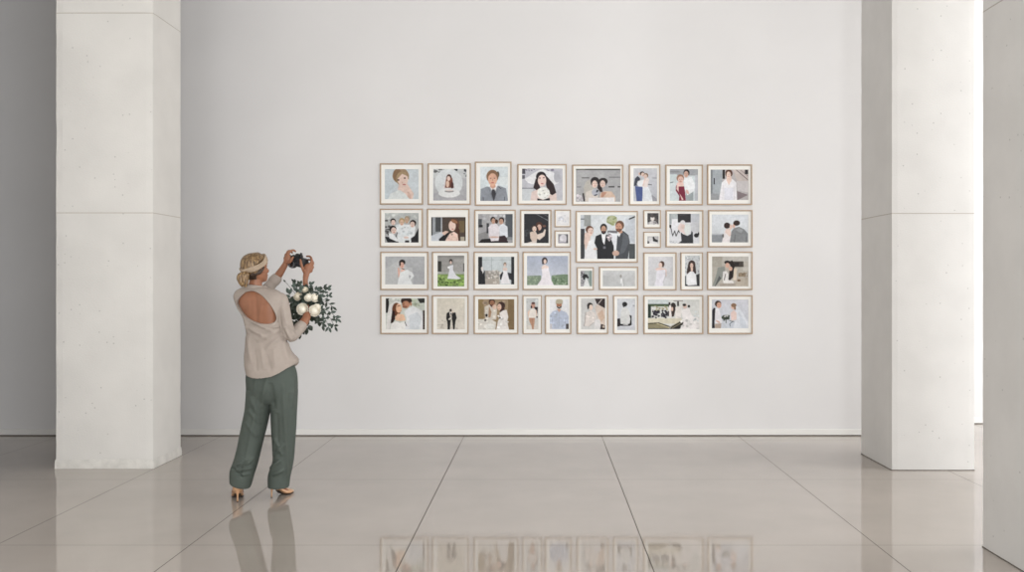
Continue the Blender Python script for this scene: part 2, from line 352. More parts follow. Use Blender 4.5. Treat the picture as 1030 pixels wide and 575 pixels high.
PR = [
((381.6,163.7,425.8,206),(386.8,169.8,421,200.2),(380,161),s,'CBD2D6',[('r',80,100,190,470,'C6CFD4'),('e',275,190,98,92,'9C8468'),('e',235,180,55,75,'84694F'),('e',290,222,70,86,'A58E6E'),('e',300,232,62,78,SK),('p','A58E6E',225,190,260,140,330,150,370,200,375,240,350,190,290,165,240,220),('p',SK,250,290,350,280,430,400,415,470,250,420,240,350),('p','DCE0DF',120,470,150,400,260,355,330,400,380,470),('e',245,238,14,9,'4A3530'),('e',322,216,13,9,'4A3530'),('e',316,292,22,8,'C08078'),('e',375,420,18,46,'D3B2A4',-20),('e',292,270,8,12,'D5AFA0')],
 'framed portrait of a smiling blonde bride looking over her bare shoulder'),
((429.8,163.7,474,206.3),(435.5,169.6,469.4,201.6),(428,161),s,('BEBFC1','AEADB0'),[('r',90,95,500,215,'C8CBCB'),('n',95,100,240,150,'6B6C6C',22,12),('n',340,100,500,200,'34353A',10,13),('n',340,100,400,200,'B9C3C4',8,12),('e',280,270,165,165,'D6DADB'),('p','DDD6D6',210,340,255,170,300,170,345,340),('e',282,215,32,45,HB),('p','7A4B3C',250,210,320,210,340,330,232,330),('e',278,220,20,28,SK),('e',265,285,20,40,'E2C3AE'),('e',320,300,17,40,'4A2A26'),('e',285,395,128,52,'E3E4E3'),('e',285,372,55,14,'8E8B8B'),('e',285,362,45,10,'DCCFC9')],
 'framed photo of a long-haired bride sitting under a wide veil in a puffed white gown'),
((477.3,162,514.9,207.2),(483,167.5,510.9,202),(472,161),s,'D7DFE2',[('l',4,'B9C4C8',370,195,470,195),('r',370,200,470,300,'DEE4E5'),('p','8F949C',130,495,140,345,215,315,285,330,350,305,440,335,468,495),('p','E9E6E6',235,290,275,375,290,350,310,375,345,285),('e',345,170,16,36,'5C5448'),('p','D0A08A',255,270,310,270,318,320,285,345,250,318),('h',280,215,64,88,'D9AC94','84644A',.05),('p','3A3A40',275,350,305,350,322,400,295,495,265,400),('l',5,'6A6F78',235,330,280,470),('l',5,'6A6F78',350,320,305,470),('l',8,'52555E',172,495,168,440),('l',8,'52555E',420,495,425,440),('l',8,'4A4D55',352,318,380,342)],
 'framed portrait of a fair-haired man in a grey suit and dark tie'),
((520,164.4,570.5,206.3),(525,169.3,566,201.6),(521,161),s,('BEBEC6','C6C6CC'),[('r',45,95,90,165,'4C4A52'),('r',45,180,85,225,'5C5A62'),('n',90,95,430,130,'7A7484',14,12),('r',45,330,200,345,'8F9096'),('r',45,345,180,490,'D3D7DA'),('p','E8E8EA',80,225,250,120,300,110,430,150,490,270,430,300,340,230,180,290,120,270),('e',470,200,40,70,'B5B5BC'),('p','E3CFC8',165,380,260,340,380,350,460,400,470,490,150,490),('e',280,200,62,62,'231A1D'),('p','2A1B1E',215,220,185,330,225,360,270,330,235,240),('p','2A1B1E',305,150,370,220,430,290,460,390,410,420,370,390,340,310,330,210),('e',290,245,50,70,'E9CFC6'),('e',262,215,12,6,'50343A'),('e',310,212,12,6,'50343A'),('e',292,282,16,6,'B8656A'),('e',308,395,75,72,'EFEFEA'),('n',245,340,370,450,'E0E0D8',16,12),('p','1E1E24',235,455,300,475,380,450,385,490,235,490)],
 'framed portrait of a dark curly-haired bride with a windblown veil and white bouquet'),
((575.2,165,627.4,206.8),(579.2,169.4,624.3,202.8),(577,161),s,'ABABAC',[('r',25,95,600,120,'4A4744'),('r',25,95,140,110,'9A9F90'),('r',100,205,190,220,'6A6A6A'),('r',425,200,560,212,'77767A'),('r',420,312,490,326,'3A3839'),('r',530,312,600,326,'3A3839'),('r',40,315,90,326,'7F7E80'),('n',30,420,120,500,'CFC9CE',12,18),('p','2E2222',108,400,125,390,140,495,120,490),('e',185,360,60,120,'B9B4AC'),('p','D8CFC6',140,495,150,380,260,340,300,400,280,495),('e',258,250,52,48,'231D1F'),('e',355,255,55,42,'2E2626'),('p','2A1E20',300,260,330,260,350,380,320,380,285,330),('h',252,278,38,52,SK,'231D1F',.3),('h',354,276,38,50,SK,'2E2626',-.3),('p','D3B9A6',320,400,370,370,460,375,500,430,500,495,310,495),('p','B98C76',340,380,400,385,350,450,330,440),('e',262,385,42,42,'B9BCC6'),('n',235,350,290,430,'3A3A44',6,12),('p','E5E2E2',185,450,490,445,490,500,180,500)],
 'framed photo of two dark-haired brides leaning their heads together'),
((632.3,164.6,664.8,206.8),(637.3,169,661.1,202.3),(624,161),s,('C4C5CA','BDBFC6'),[('r',385,205,440,225,'A5A7AD'),('p','9A9AA0',350,390,440,460,445,500,370,500),('e',240,165,20,18,'D8B8A8'),('p','3A3E4A',180,220,210,190,240,215,240,300,165,310),('p','E8EAEC',215,250,290,230,300,330,240,330,200,290),('p','4B5A8C',180,310,270,320,270,490,200,495),('h',268,168,25,28,SK,'2C221E',.6),('h',308,190,24,30,SK,'7C6047',-.6),('p','E6DAD6',275,250,330,210,350,230,330,300,330,330,285,330),('p','DFE2E6',275,330,335,320,375,400,390,500,265,500),('l',9,'4C4444',340,292,378,296),('l',12,SK,300,225,275,310)],
 'framed photo of a groom in blue trousers bowing his head to his bride'),
((669,165,707.6,206.6),(673.8,169.8,702.3,201.8),(664,161),s,'D2DADC',[('r',115,100,470,185,'A3A5A9'),('r',115,130,240,150,'8D8F92'),('p','C9D3D4',115,170,210,170,210,260,115,290),('l',9,'6C7072',115,275,160,262),('r',420,180,470,490,'BDBFC6'),('p','9CA4A6',310,400,400,360,400,490,310,490),('p','EDEFF1',290,220,380,200,420,300,410,370,330,420,295,330),('h',318,162,32,46,'D4AE9C','2A2022',-.3),('p','E2BDB0',225,260,270,260,285,310,215,310),('h',248,228,40,50,'E2BDB0','9C7560',.2),('p','7A1F38',195,300,225,305,270,315,290,310,305,390,310,488,228,488,235,430,192,365),('p','E8C8BE',205,270,285,270,285,315,225,315,225,370,265,480,285,470,225,380,200,345),('e',330,380,30,16,'D8B4A8',60)],
 'framed photo of a woman in a wine-red dress beside a man in a white shirt'),
((711,164.8,757.1,206.4),(714.9,170.3,753,201),(710,161),s,'B9B4B4',[('r',55,100,200,400,'A9AFB4'),('r',60,105,85,480,'7F8386'),('r',98,215,112,290,'2A2A2C'),('r',55,400,180,480,'9EA1A3'),('r',205,108,232,225,'1C1718'),('p','C9BDB8',320,105,520,105,520,250,380,250),('l',8,'6C5E60',370,120,510,240),('l',6,'8A7C7A',420,120,520,200),('r',470,108,520,170,'3A3638'),('p','CDC8C8',370,250,520,250,520,390,380,360),('p','84787A',375,370,510,415,380,480),('e',280,160,44,48,'5C3C30'),('p','EDEBEE',160,480,195,270,240,225,320,225,370,270,375,480),('p',SK,255,195,310,195,312,240,280,300,250,240),('h',278,168,31,46,SK,'5C3C30',-.1),('l',5,'D2CDD4',215,300,205,470),('l',5,'D2CDD4',340,300,345,470),('r',225,330,330,480,'E2E2EA')],
 'framed photo of a brunette bride with updo in a long-sleeved V-neck white dress outdoors'),
((381.6,209.3,425.6,249),(386.8,214,421,243.9),(380,206),s,('B9BDBB','A9A9A9'),[('n',90,100,490,200,'C6C9C5',20,25),('r',85,180,120,200,'4C4A4A'),('n',85,240,140,380,'5C5A5A',14,14),('h',183,205,30,38,SK,HK,.2),('h',348,180,28,42,'C4A890','A09078',-.2),('p','E6E9EA',215,240,270,230,390,240,450,260,440,370,390,450,245,450,225,340),('h',418,228,34,42,SK,'2A1C1C',-.4),('h',287,205,30,42,'D4B49C','B0986C',0),('n',220,250,420,370,'D2D8DA',16,16),('p','1E1C1E',440,370,490,270,492,455,400,455,395,400),('p',BL,85,380,180,390,260,455,120,455),('p','E9EBEC',130,340,180,340,250,430,230,440,140,400),('h',184,300,38,46,SK,'1E1A1A',.6),('e',340,390,30,12,SK),('r',325,425,375,455,'2E2C30'),('l',9,'2E2C30',235,330,220,380)],
 'framed photo of a family group in white shirts, dark-haired youth low at left'),
((429,209.3,472.6,249),(433.6,218.1,468.4,242.3),(428,206),s,'4C4038',[('r',65,145,200,440,'9CA0A4'),('r',70,150,84,365,'1E1A1C'),('r',120,150,185,320,'4A4C4E'),('r',187,150,200,330,'B4B6BA'),('p','C9CDD4',65,370,200,320,230,380,160,435,65,435),('r',400,190,480,330,'6C5C40'),('r',420,380,480,435,'B0A896'),('r',468,150,480,435,'3C342C'),('e',340,240,68,75,'5E3E2E'),('p','4C2E22',370,240,410,300,405,430,385,430,360,320),('p','1C181C',160,410,230,350,290,330,250,430,165,432),('p','EACDC0',245,410,290,345,340,320,385,350,395,435,235,435),('e',320,252,42,62,'EBD0C3'),('p','E6C4B4',195,335,240,310,280,320,225,365),('e',345,200,40,20,'96694A',25),('e',325,290,14,6,'B06A60'),('n',265,350,385,435,'D8B8AC',14,12)],
 'framed photo of a laughing auburn-haired woman in a black one-shoulder top'),
((476.6,210.3,519.2,249),(480.8,215,515.7,244.2),(474,206),s,'A8A7A8',[('n',90,110,420,200,'B9B9BC',24,22),('r',85,170,130,270,'54565A'),('r',95,240,140,270,'2A2A2C'),('p','8F8E8E',85,350,200,310,200,410,90,430),('r',185,220,215,340,'3C3C40'),('r',410,110,500,385,'54585E'),('r',410,385,500,420,'8A8D90'),('p',HK,85,450,130,410,250,400,300,430,440,430,440,455,85,455),('h',264,188,27,40,'C09A84',HK,.4),('e',304,200,18,26,'3A2418'),('h',362,194,30,40,'C09A84','2A2022',-.3),('p','E2DCE0',205,270,240,230,300,225,335,260,335,400,320,430,240,435,210,360),('p','E0E3EA',335,250,380,225,435,260,440,380,400,400,340,370),('p','2E1C22',335,375,400,365,430,400,430,440,330,440),('e',275,385,60,10,'D0B0A0')],
 'framed photo of two men in white shirts sitting side by side'),
((522.7,210.3,555.2,249),(527,214.8,551.9,244.4),(521,206),s,'26262A',[('l',6,'7F8386',220,110,360,190),('l',4,'8A8C90',300,108,372,150),('l',4,'6A6C70',280,150,360,180),('n',90,300,140,370,'3A3C40',8,14),('e',255,240,40,36,'4C2E24'),('e',195,275,36,34,'3A2A28'),('h',258,262,30,42,'E2BFAE','4C2E24',-.2),('h',196,282,29,38,'E6CDBE','3A2A28',.3),('e',315,255,20,14,'6C4C40'),('p','E3D2C6',215,360,300,330,320,290,335,300,320,370,260,420,225,400),('p','D6C2B4',145,330,165,320,215,320,240,370,225,430,190,470,150,400),('p','DDD0C8',90,460,160,440,225,420,225,470,85,470),('l',12,'4A2E22',236,270,250,330)],
 'framed photo of two women embracing against a near-black background'),
((557.5,210.3,574.7,228.7),(559.8,213,572.2,226.2),(557.5,210.3),s,'ECEBEC',[('n',55,70,140,145,'D9DBE2',16,12),('l',4,'C9CCD6',70,140,80,95),('l',4,'C9CCD6',110,140,105,90)],
 'small framed very pale floral print, upper of the two beside the dark embrace photo'),
((557.5,231.2,574.7,249),(561.3,235.2,571.5,244.6),(521,206),s,'8F8D92',[('e',545,405,42,48,'D5D2D8'),('n',510,370,580,445,'E4E1E6',12,12),('r',585,360,605,465,'4E4B52'),('r',480,440,560,465,'A9A6AC')],
 'small framed grey print of a white rose, under the very pale print'),
((578.7,211.5,642.2,264.5),(583.9,215.9,639,260.3),(580,210),657/64,'D8DCDF',[('r',35,60,85,210,'C9CDD2'),('r',80,60,150,180,'9B9E9C'),('r',40,100,80,112,'6A6E72'),('r',40,205,85,515,'3A3A3E'),('r',500,100,610,350,'C6CBD2'),('l',14,'2A2C2E',545,105,600,82),('r',540,360,610,515,'4A4E50'),('e',365,115,55,45,'B3B795'),('n',310,75,420,165,'98A070',16,12),('r',320,225,420,250,'6C6C70'),('p','DCC3B8',85,250,130,230,150,260,130,400,95,430,80,350),('p','E8E8EA',130,330,170,310,185,350,185,400,210,515,80,515,95,430),('p',SK,125,240,165,240,165,275,125,275),('h',140,222,36,42,SK,'6A4636',.7),('p','18181C',185,350,200,280,260,255,330,270,385,330,385,515,215,515,210,400),('p','F0F0F2',255,255,305,260,288,370,270,340),('h',280,208,32,50,'C39A82','1E1818',0,'beard'),('p','46494E',400,515,415,360,420,280,480,225,535,270,550,340,530,515),('p','E3E5EA',330,240,420,260,400,420,375,360),('e',340,290,26,36,'8A8488'),('n',320,270,370,330,'E0D4D8',7,10),('p','F0F0F2',420,260,470,220,440,290),('p','CC9A80',425,215,465,205,475,245,440,255),('h',442,182,40,54,'CC9A80','6A4C3A',-.55,'beard'),('p','5A5E64',480,240,530,280,545,340,490,450,440,470,470,350),('e',405,455,36,28,'C9A898'),('e',195,412,22,10,'D8B8A8'),('r',275,385,300,410,'6C6C74')],
 'largest framed photo, bearded man in grey suit facing groom and bride in black tie'),
((646.9,210.7,665.3,229.8),(651.2,214.1,662.7,225.6),(644,208),314/24,'3E3C3E',[('n',95,85,240,180,'55504F',14,16),('p','D6D2D2',110,230,130,190,165,180,210,190,240,230),('e',163,150,26,34,'E6E0DC'),('e',163,125,24,16,'4A4444'),('n',170,190,240,230,'8A8688',8,10),('r',95,200,125,230,'A8A6A8')],
 'small framed monochrome portrait of a woman in a white blouse, above another small one'),
((646.9,232.4,665.3,249.4),(651.2,237.4,662.5,244.9),(644,208),314/24,'BDBBBC',[('p','2C2A2C',165,400,180,390,195,420,235,440,225,460,170,455),('e',140,430,30,30,'DAD8D8'),('p','E6E4E4',120,485,140,440,230,465,230,490),('e',108,470,12,24,'3C3A3C')],
 'small framed monochrome photo of a dark-haired figure leaning, below the blouse portrait'),
((669.3,210.7,708,249),(673.3,214.7,703.7,244.7),(664,206),s,'DADBDF',[('r',110,100,215,230,'B4BABC'),('r',110,100,140,230,'9EA4A6'),('r',215,105,370,212,'2C2A2C'),('l',7,'5A585A',240,125,330,115),('r',370,100,480,210,'C6C9CF'),('r',370,215,480,330,'C9CACE'),('r',145,170,215,330,'E4E4E8'),('e',125,255,15,20,'1C1A1C'),('l',10,'1C1A1C',130,270,140,300),('l',9,'1C1A1C',140,305,155,370,180,310,195,375,225,305,235,330),('e',437,365,28,26,'1C1A1C'),('e',465,345,12,18,'1C1A1C'),('e',275,215,30,30,'D8D6D6'),('p','DFCDC8',215,270,245,220,300,240,340,340,310,360,220,300),('e',330,290,38,70,'DDE2DF'),('e',280,260,20,26,'D9C2B8'),('p','2E3034',250,330,280,350,330,370,370,350,380,310,395,330,400,465,210,465,260,430),('n',115,430,230,470,'B0B0B4',8,10),('r',230,455,400,468,'242628')],
 'framed photo of a couple dancing before black lettering and a dark window'),
((712,210.7,757.5,249),(716,215.5,753,243.7),(710,206),s,('D9DDE2','D6DADE'),[('l',4,'B9C0C6',300,150,400,140),('r',70,345,260,362,'B9BCC2'),('r',70,360,220,450,'8E9297'),('p','EAE4E4',190,480,215,360,230,310,300,290,310,430,300,450),('p','E2CDC4',240,290,300,280,305,360,290,380,235,330),('e',258,248,38,36,'33221F'),('e',305,262,16,28,'E0C0B2'),('p','86888A',290,450,310,320,340,280,400,262,460,290,505,340,510,450),('l',7,'5A5C5E',345,450,355,360),('l',6,'5A5C5E',485,450,490,380),('e',340,250,16,28,'D8B09E'),('e',372,218,40,32,'33231F'),('e',210,370,9,22,'55504F'),('p','9C9EA0',360,300,400,270,450,300,430,340)],
 'framed photo of a couple from behind by the sea, man in a grey jacket'),
((382,252.5,431.2,292),(387.2,257.7,427,286),(382,248),s,('B3B4B6','A9AAAC'),[('p','BEBFBF',65,270,250,150,330,250,390,250,400,455,65,455),('e',268,190,38,34,'1E1818'),('e',265,225,28,38,'D9AE9C'),('e',240,205,10,30,'1E1818'),('p','D9A894',215,250,235,260,245,380,222,370),('p','DCB8A8',250,270,300,270,300,330,250,330),('p','E4E6E6',220,400,245,310,330,275,390,310,410,350,370,400,395,460,210,460),('p','A9AAAC',345,340,375,350,355,390),('l',4,'5A3A34',252,215,262,215),('l',4,'5A3A34',274,215,284,215),('e',268,238,10,4,'9A5A54'),('l',7,'1E1818',265,262,290,272)],
 'framed photo of a dark-haired bride in sheer white, hand to her face'),
((434,252.5,471.7,292),(439.9,256.8,467,288),(430,248),s,('94928F','A3A19D'),[('r',115,105,445,130,'8A8884'),('r',320,150,445,300,'A5A3A0'),('r',118,175,168,300,'33322F'),('r',425,200,445,305,'4A4946'),('r',115,300,445,370,'A9ABA5'),('r',115,330,445,480,'7C9455'),('n',120,350,440,480,'8FAE5E',40,22),('n',120,380,440,480,'4C6230',28,13),('n',120,340,240,420,'A4C072',14,14),('p','DEDFE4',238,385,262,290,265,230,310,220,305,280,340,340,400,380,370,390),('e',280,175,20,24,'2E2420'),('e',280,190,12,18,SK),('e',255,250,14,14,'F0F0F0')],
 'framed photo of a bride with a long train standing in green grass by a wall'),
((476,252.5,522.2,292),(480.8,258,517.3,286),(474,248),s,'C9D0D2',[('r',240,125,250,285,'AEB6B8'),('r',370,125,376,285,'B8BEC0'),('r',130,155,480,165,'B9C1C2'),('r',170,290,340,385,'9A958E'),('n',180,290,360,390,'CFC9C2',24,13),('r',170,385,340,460,'B0A89E'),('n',260,280,350,450,'C6C0B8',16,12),('r',82,122,132,460,'1F2022'),('r',480,122,516,460,'26272A'),('p','1E1F22',90,290,120,270,165,290,170,455,85,455),('p','E6E6E6',118,280,135,300,140,330,155,290,135,270),('e',133,262,14,20,'E8E0DA'),('p','F0EEF0',350,445,370,330,385,290,430,290,440,350,470,445),('p','26262A',345,340,375,300,385,310,360,400,345,390),('p','2A2A2E',435,310,480,320,480,400,455,390),('e',405,215,18,26,'8A7460'),('e',405,225,12,18,SK),('p','E3CFC4',380,250,430,250,435,290,380,290)],
 'framed photo of a bride in a bright hall, man in black at left'),
((525.3,252.5,574.7,292),(530,257.2,571.5,286.7),(526,248),s,('B0B7C8','C6CAD2'),[('p','7C8C78',50,350,220,345,220,465,50,465),('p','74886E',345,345,400,340,500,330,545,335,545,465,340,465),('n',55,360,215,460,'93A28A',26,12),('n',350,355,540,460,'5E7458',20,13),('n',360,350,540,460,'94A58C',18,10),('e',262,170,34,40,'3C3032'),('e',240,195,10,20,'3C3032'),('e',266,180,17,27,SK),('p','E6D2C8',225,240,260,215,310,240,310,270,225,270),('p','ECE6EA',225,270,310,255,325,330,340,400,375,465,170,465,215,400,235,340)],
 'framed photo of a bride in a fitted white gown before green fields and blue sky'),
((579.9,268.1,597.8,292),(583.9,272,595.6,288),(578,262),1030/66,'A9B0AE',[('r',90,155,160,400,'ABA9AC'),('r',225,155,270,400,'8C9C96'),('n',95,190,150,260,'3A3A3E',10,12),('e',170,240,36,26,'1E1C1E'),('e',150,275,16,24,'1E1C1E'),('e',205,262,16,18,'2A2A2C'),('p','E6E8E8',140,405,165,320,185,270,215,330,240,405),('n',100,300,150,390,'88888C',8,12)],
 'small framed photo of a dark-haired bride bent forward in white'),
((602.2,267.6,642.5,292),(606.2,272,638.9,288),(578,262),1030/66,('CDCECE','B4B5B5'),[('p','BCBDBD',440,230,560,245,700,275,700,400,440,400),('p','C0C1C1',780,290,950,250,950,400,780,400),('e',728,245,18,24,'9A9692'),('p','E2E3E3',715,355,728,280,755,280,765,400,745,400,745,355),('l',6,'8F9090',758,285,760,330)],
 'wide framed misty grey photo with one tiny white figure'),
((646.9,253.2,681.1,292.3),(652,257.9,677.1,287.8),(642,248),s,('D3D2D5','CDCED0'),[('e',285,210,32,36,'4E352C'),('p','4E352C',295,190,318,210,305,250,290,240),('e',268,222,22,30,SK),('p','E2C6BC',205,265,250,250,330,265,340,290,220,285),('p','E3E1E8',225,285,325,275,330,330,300,420,300,478,190,478,215,400),('l',7,'B8B4B6',335,290,325,370,300,430),('l',12,'DCC2B8',335,275,338,350)],
 'framed pale photo of a slim bride seen from the side, dark hair pinned up'),
((684.3,253.2,707.6,292.3),(689,256.8,704,287.8),(676,248),455/38,'CBCED0',[('n',160,110,335,300,'8F9498',50,7),('n',160,110,335,300,'E2E4E4',30,8),('e',240,215,42,50,'3A2824'),('p','3A2824',200,200,280,200,292,320,270,330,215,320,185,335,178,310),('h',238,222,22,36,'E3C5B6','3A2824',0),('p','E3C5B6',225,255,255,255,250,310,232,310),('p','EDEDEF',185,330,225,295,260,300,300,360,300,450,190,465,178,400),('p','2A282A',290,340,335,320,335,478,160,478,160,440,200,465,300,460),('r',158,350,172,470,'4A484A')],
 'narrow framed photo of a long-haired brunette in a white lace top'),
((711,252.5,757.5,292),(716.3,257.7,753,288),(710,248),s,'B6B0A6',[('r',75,120,200,245,'A8A398'),('r',205,120,515,180,'BDB9B2'),('p','8F928C',150,250,230,240,240,330,180,400,110,475,80,475,120,370),('r',330,178,455,245,'4A423C'),('r',345,190,400,235,'2A2422'),('r',450,245,515,290,'CAC5BC'),('r',395,315,480,360,'94826C'),('n',390,310,515,360,'8A7862',12,10),('r',360,370,515,480,'B4AA9C'),('p','5A5E5C',110,470,165,350,190,380,120,475),('e',262,190,36,22,'1E1816'),('e',262,225,24,30,'D2A894'),('p','231815',275,185,320,165,350,220,340,360,290,405,275,390,285,300,300,230),('e',300,265,22,26,'D8B09C'),('p','E6E3E0',210,300,250,290,275,330,275,400,330,410,340,440,215,440,205,380),('p','D9CBB8',340,260,380,260,370,400,330,400),('l',9,'55504C',240,330,225,400),('e',400,405,22,12,'6C5440'),('p','A9A094',180,440,360,440,360,480,170,480)],
 'framed photo of a couple nose to nose, she with long black hair, brown terrace behind'),
((382,296.3,431.2,336.3),(387.7,299.8,427.2,331.4),(382,292),s,'C9CDC4',[('r',65,95,110,270,'16120F'),('n',110,95,260,140,'D8D9D2',12,18),('n',385,95,470,190,'B9C2AC',14,18),('p','2A2A26',450,100,540,95,540,150,480,155),('p','E3E0DC',85,330,110,180,180,130,260,140,250,170,180,170,150,230,130,380,120,470,75,470),('e',200,230,52,80,'6E4028'),('p','2A1410',130,390,150,240,180,250,185,340,150,400),('e',228,215,34,55,'E6B898'),('p','E8C0A2',180,330,215,280,290,290,310,360,250,370,190,360),('p','F0EEEA',125,470,140,395,190,370,240,390,300,370,320,470),('p','E2E3E4',300,470,320,330,290,250,350,210,400,190,500,240,530,300,540,470),('e',318,128,66,48,'2E1C16'),('e',312,172,46,44,'B88468'),('e',372,165,12,24,'B88468'),('e',282,165,16,22,'9A6A50'),('e',300,200,30,14,'8A5A44'),('l',8,'3A3636',300,380,320,425),('p','D3D7DB',350,300,450,260,500,330,470,470,360,470),('r',515,240,540,470,'3A2C28'),('l',7,'5A2C22',215,190,240,185),('l',6,'C08070',240,250,262,245)],
 'framed close-up of a groom kissing the brow of a bride with veil'),
((434,296.3,471.7,336.3),(439.3,299.8,467.5,331.4),(430,292),s,('D6CFC0','DAD3C8'),[('n',110,360,460,470,'CEC6BA',14,16),('l',6,'B8AFA2',120,412,190,405),('e',278,240,14,18,'3A322C'),('e',300,258,12,14,'D8C6B6'),('p','161312',230,275,265,255,300,290,295,270,335,265,350,330,335,370,325,468,308,468,298,370,290,340,278,360,268,472,242,472,238,375,225,340),('p','E6E2DC',262,262,280,258,272,310),('p','D8D2C8',275,320,292,310,290,345,255,358,250,345),('p','C8BCAE',265,290,290,290,290,312,270,318)],
 'framed sepia-toned photo of a couple in black standing full length'),
((476,296.3,521.8,336.3),(480.8,300.7,517.3,331.6),(474,292),s,('A08C70','8E7858'),[('r',440,110,515,478,'7E6848'),('r',85,110,150,340,'8C7650'),('n',160,120,440,200,'A48E78',14,22),('p','D9D4CC',85,345,230,345,300,380,290,478,85,478),('n',90,350,290,470,'E6E2DA',16,14),('p','CFC6BA',160,200,220,170,300,190,310,240,300,350,170,360),('n',170,240,300,350,'D8D2C8',12,14),('h',250,152,34,46,'9C6C50','4A3226',.2,'beard'),('p','A48468',215,190,245,260,230,330,205,320),('e',185,300,14,18,'241E1C'),('e',170,358,14,10,'2E2824'),('e',280,200,26,28,'D9BCA8'),('e',360,185,46,46,'3A201A'),('p','3A201A',345,220,400,200,395,300,360,310,345,290),('e',338,200,25,38,'DDB9A4'),('l',4,'5A342A',325,195,337,194),('e',334,222,8,4,'A85A50'),('p','E8E2DE',300,478,320,370,345,320,340,270,385,240,425,235,445,320,430,370,455,478),('n',320,300,440,460,'F2EEEA',14,16),('e',344,330,10,10,'2E2824'),('e',220,430,60,30,'E8E6E0')],
 'framed warm brown photo of a couple in embroidered cream clothes with bouquet'),
((525.3,296.3,545.5,336.3),(529.3,299.8,541.5,331.4),(522,292),s,('C6C8C8','D3CFC9'),[('n',90,120,220,470,'D0D2D1',14,14),('r',88,420,228,475,'D6D0C8'),('e',170,180,24,38,'C99A86'),('e',172,155,22,14,'5A3A34'),('e',150,200,9,16,'2A1A1A'),('p','1F1618',180,200,225,200,220,280,205,260),('p','ECE4DC',120,320,130,240,165,215,200,230,205,300,195,330,120,335),('p','DDC0AC',112,330,105,260,135,225,120,300),('p','B98E74',118,330,190,330,185,400,175,468,160,468,150,420,130,380),('e',215,318,9,13,'2A2224'),('l',3,'8A6450',160,340,162,460),('l',10,'DDBBA6',205,240,215,310)],
 'narrow framed photo of a bare-legged woman in a short white outfit'),
((547.7,296.3,575.2,336.3),(552.8,300.7,572.2,331),(522,292),s,('E8E8EA','E3E2E3'),[('p','B9C1D2',365,465,370,300,410,250,460,240,510,240,570,265,600,320,600,465),('n',380,260,590,450,'C4CCDC',20,18),('p','C9C6C9',370,400,402,400,400,465,370,465),('p','4A4240',565,400,600,400,598,465,565,465),('l',4,'8E98AC',400,330,408,390),('l',4,'8E98AC',560,330,556,400),('l',3,'95A0B4',482,270,485,420),('h',484,168,36,50,'B27A5C','B7AE98',0,'hat'),('p','CFA890',455,225,510,225,485,265),('e',486,134,42,30,'B7AE98'),('p','2E1E1C',453,182,463,192,505,192,515,182,510,208,482,222,460,206),('e',484,199,13,4,'EADCD6')],
 'framed photo of a bearded man in light blue shirt and beige cap'),
((579.9,296.3,612.3,336.3),(584.3,300,608.8,331.3),(576,292),479/40,'CFCBC9',[('r',100,95,260,480,'C9C8C6'),('p','2A1C1C',265,95,390,95,390,215,340,190,290,160),('l',10,'C9BDB8',310,160,350,110),('p','D9C9BC',270,200,300,170,390,220,390,420,330,400,290,300),('p','CBB09C',300,280,360,230,385,330,340,380),('e',210,185,34,36,'241C1A'),('e',222,205,22,34,'E0C9BA'),('e',185,200,8,30,'241C1A'),('p','DCD3CD',140,420,160,270,220,240,270,270,290,340,230,400,195,435),('n',150,270,260,420,'E3DBD5',14,14),('l',6,'8F837C',160,260,150,380,138,430),('l',5,'A89C94',200,430,260,380),('p','DAD7D6',270,350,330,350,340,480,260,480),('p','2E201E',340,400,388,420,388,470,330,470),('e',370,435,14,14,'C9B8A8')],
 'framed photo of a dark-haired bride seen beside a blurred close figure with brown hair'),
((616.6,296.3,642.3,336.3),(620.8,300.3,639,332),(606,292),s,('CDCFD3','D2D4DA'),[('e',270,168,30,28,'121012'),('e',258,192,10,12,'1A1818'),('p','D6D6D4',215,400,225,260,240,210,300,210,325,250,335,300,345,400,280,410),('p','1E171A',180,340,215,335,220,400,215,430,180,435),('p','1A1617',325,295,352,305,352,415,330,425,220,425,215,400,300,408,330,395,338,340),('e',376,185,12,12,'A5A7AC'),('r',180,435,395,478,'C8CACF'),('r',250,408,310,416,'D0D0CE')],
 'framed photo of a person from behind in white top, arms behind a black chair'),
((646.9,296.3,708,336.3),(651.7,301.2,703.7,331),(646,292),s,'D6D6D2',[('r',70,105,320,170,'C9D0D0'),('r',70,165,110,330,'1F2E24'),('r',110,165,320,195,'4E5E40'),('n',120,190,320,240,'A49E80',20,12),('r',70,165,320,180,'3C4C34'),('n',120,240,210,330,'1E1A26',40,12),('n',235,240,305,330,'1E1A26',30,12),('r',70,335,480,400,'D4CDB8'),('p','8C8468',70,390,180,385,320,430,320,468,70,468),('l',10,'2E2A1E',75,400,200,390,330,432),('l',8,'C4B894',180,395,330,450),('p','1E1A14',340,450,470,360,500,390,450,465,330,468),('l',9,'6A624C',330,445,460,375),('l',6,'B0A688',360,455,480,385),('r',70,455,330,468,'1E1A14'),('r',320,145,342,205,'2A2220'),('e',375,200,34,52,'2A1E1A'),('p','3A2A24',350,240,405,220,385,310,360,320),('e',362,225,14,26,'D8B8A8'),('p','2A2024',310,250,335,245,330,310,312,310),('p','ECE4E0',325,180,350,180,350,330,325,310),('r',422,135,445,190,'2E2622'),('l',7,'6A5E5A',380,128,490,128),('p','E6E0DA',400,200,480,190,470,330,400,340),('e',515,190,26,30,'D8BCAE'),('e',508,176,22,15,'1F1818'),('e',563,192,15,16,'16100F'),('p','EDE8E6',470,240,560,210,600,300,690,340,690,468,460,468,500,390),('n',470,350,690,465,'DCD9D6',22,18),('n',620,250,690,380,'CDD2D2',12,14),('l',5,'BDB4B0',430,320,470,330)],
 'wide framed photo of guests in black suits on a terrace, pale gowns at right'),
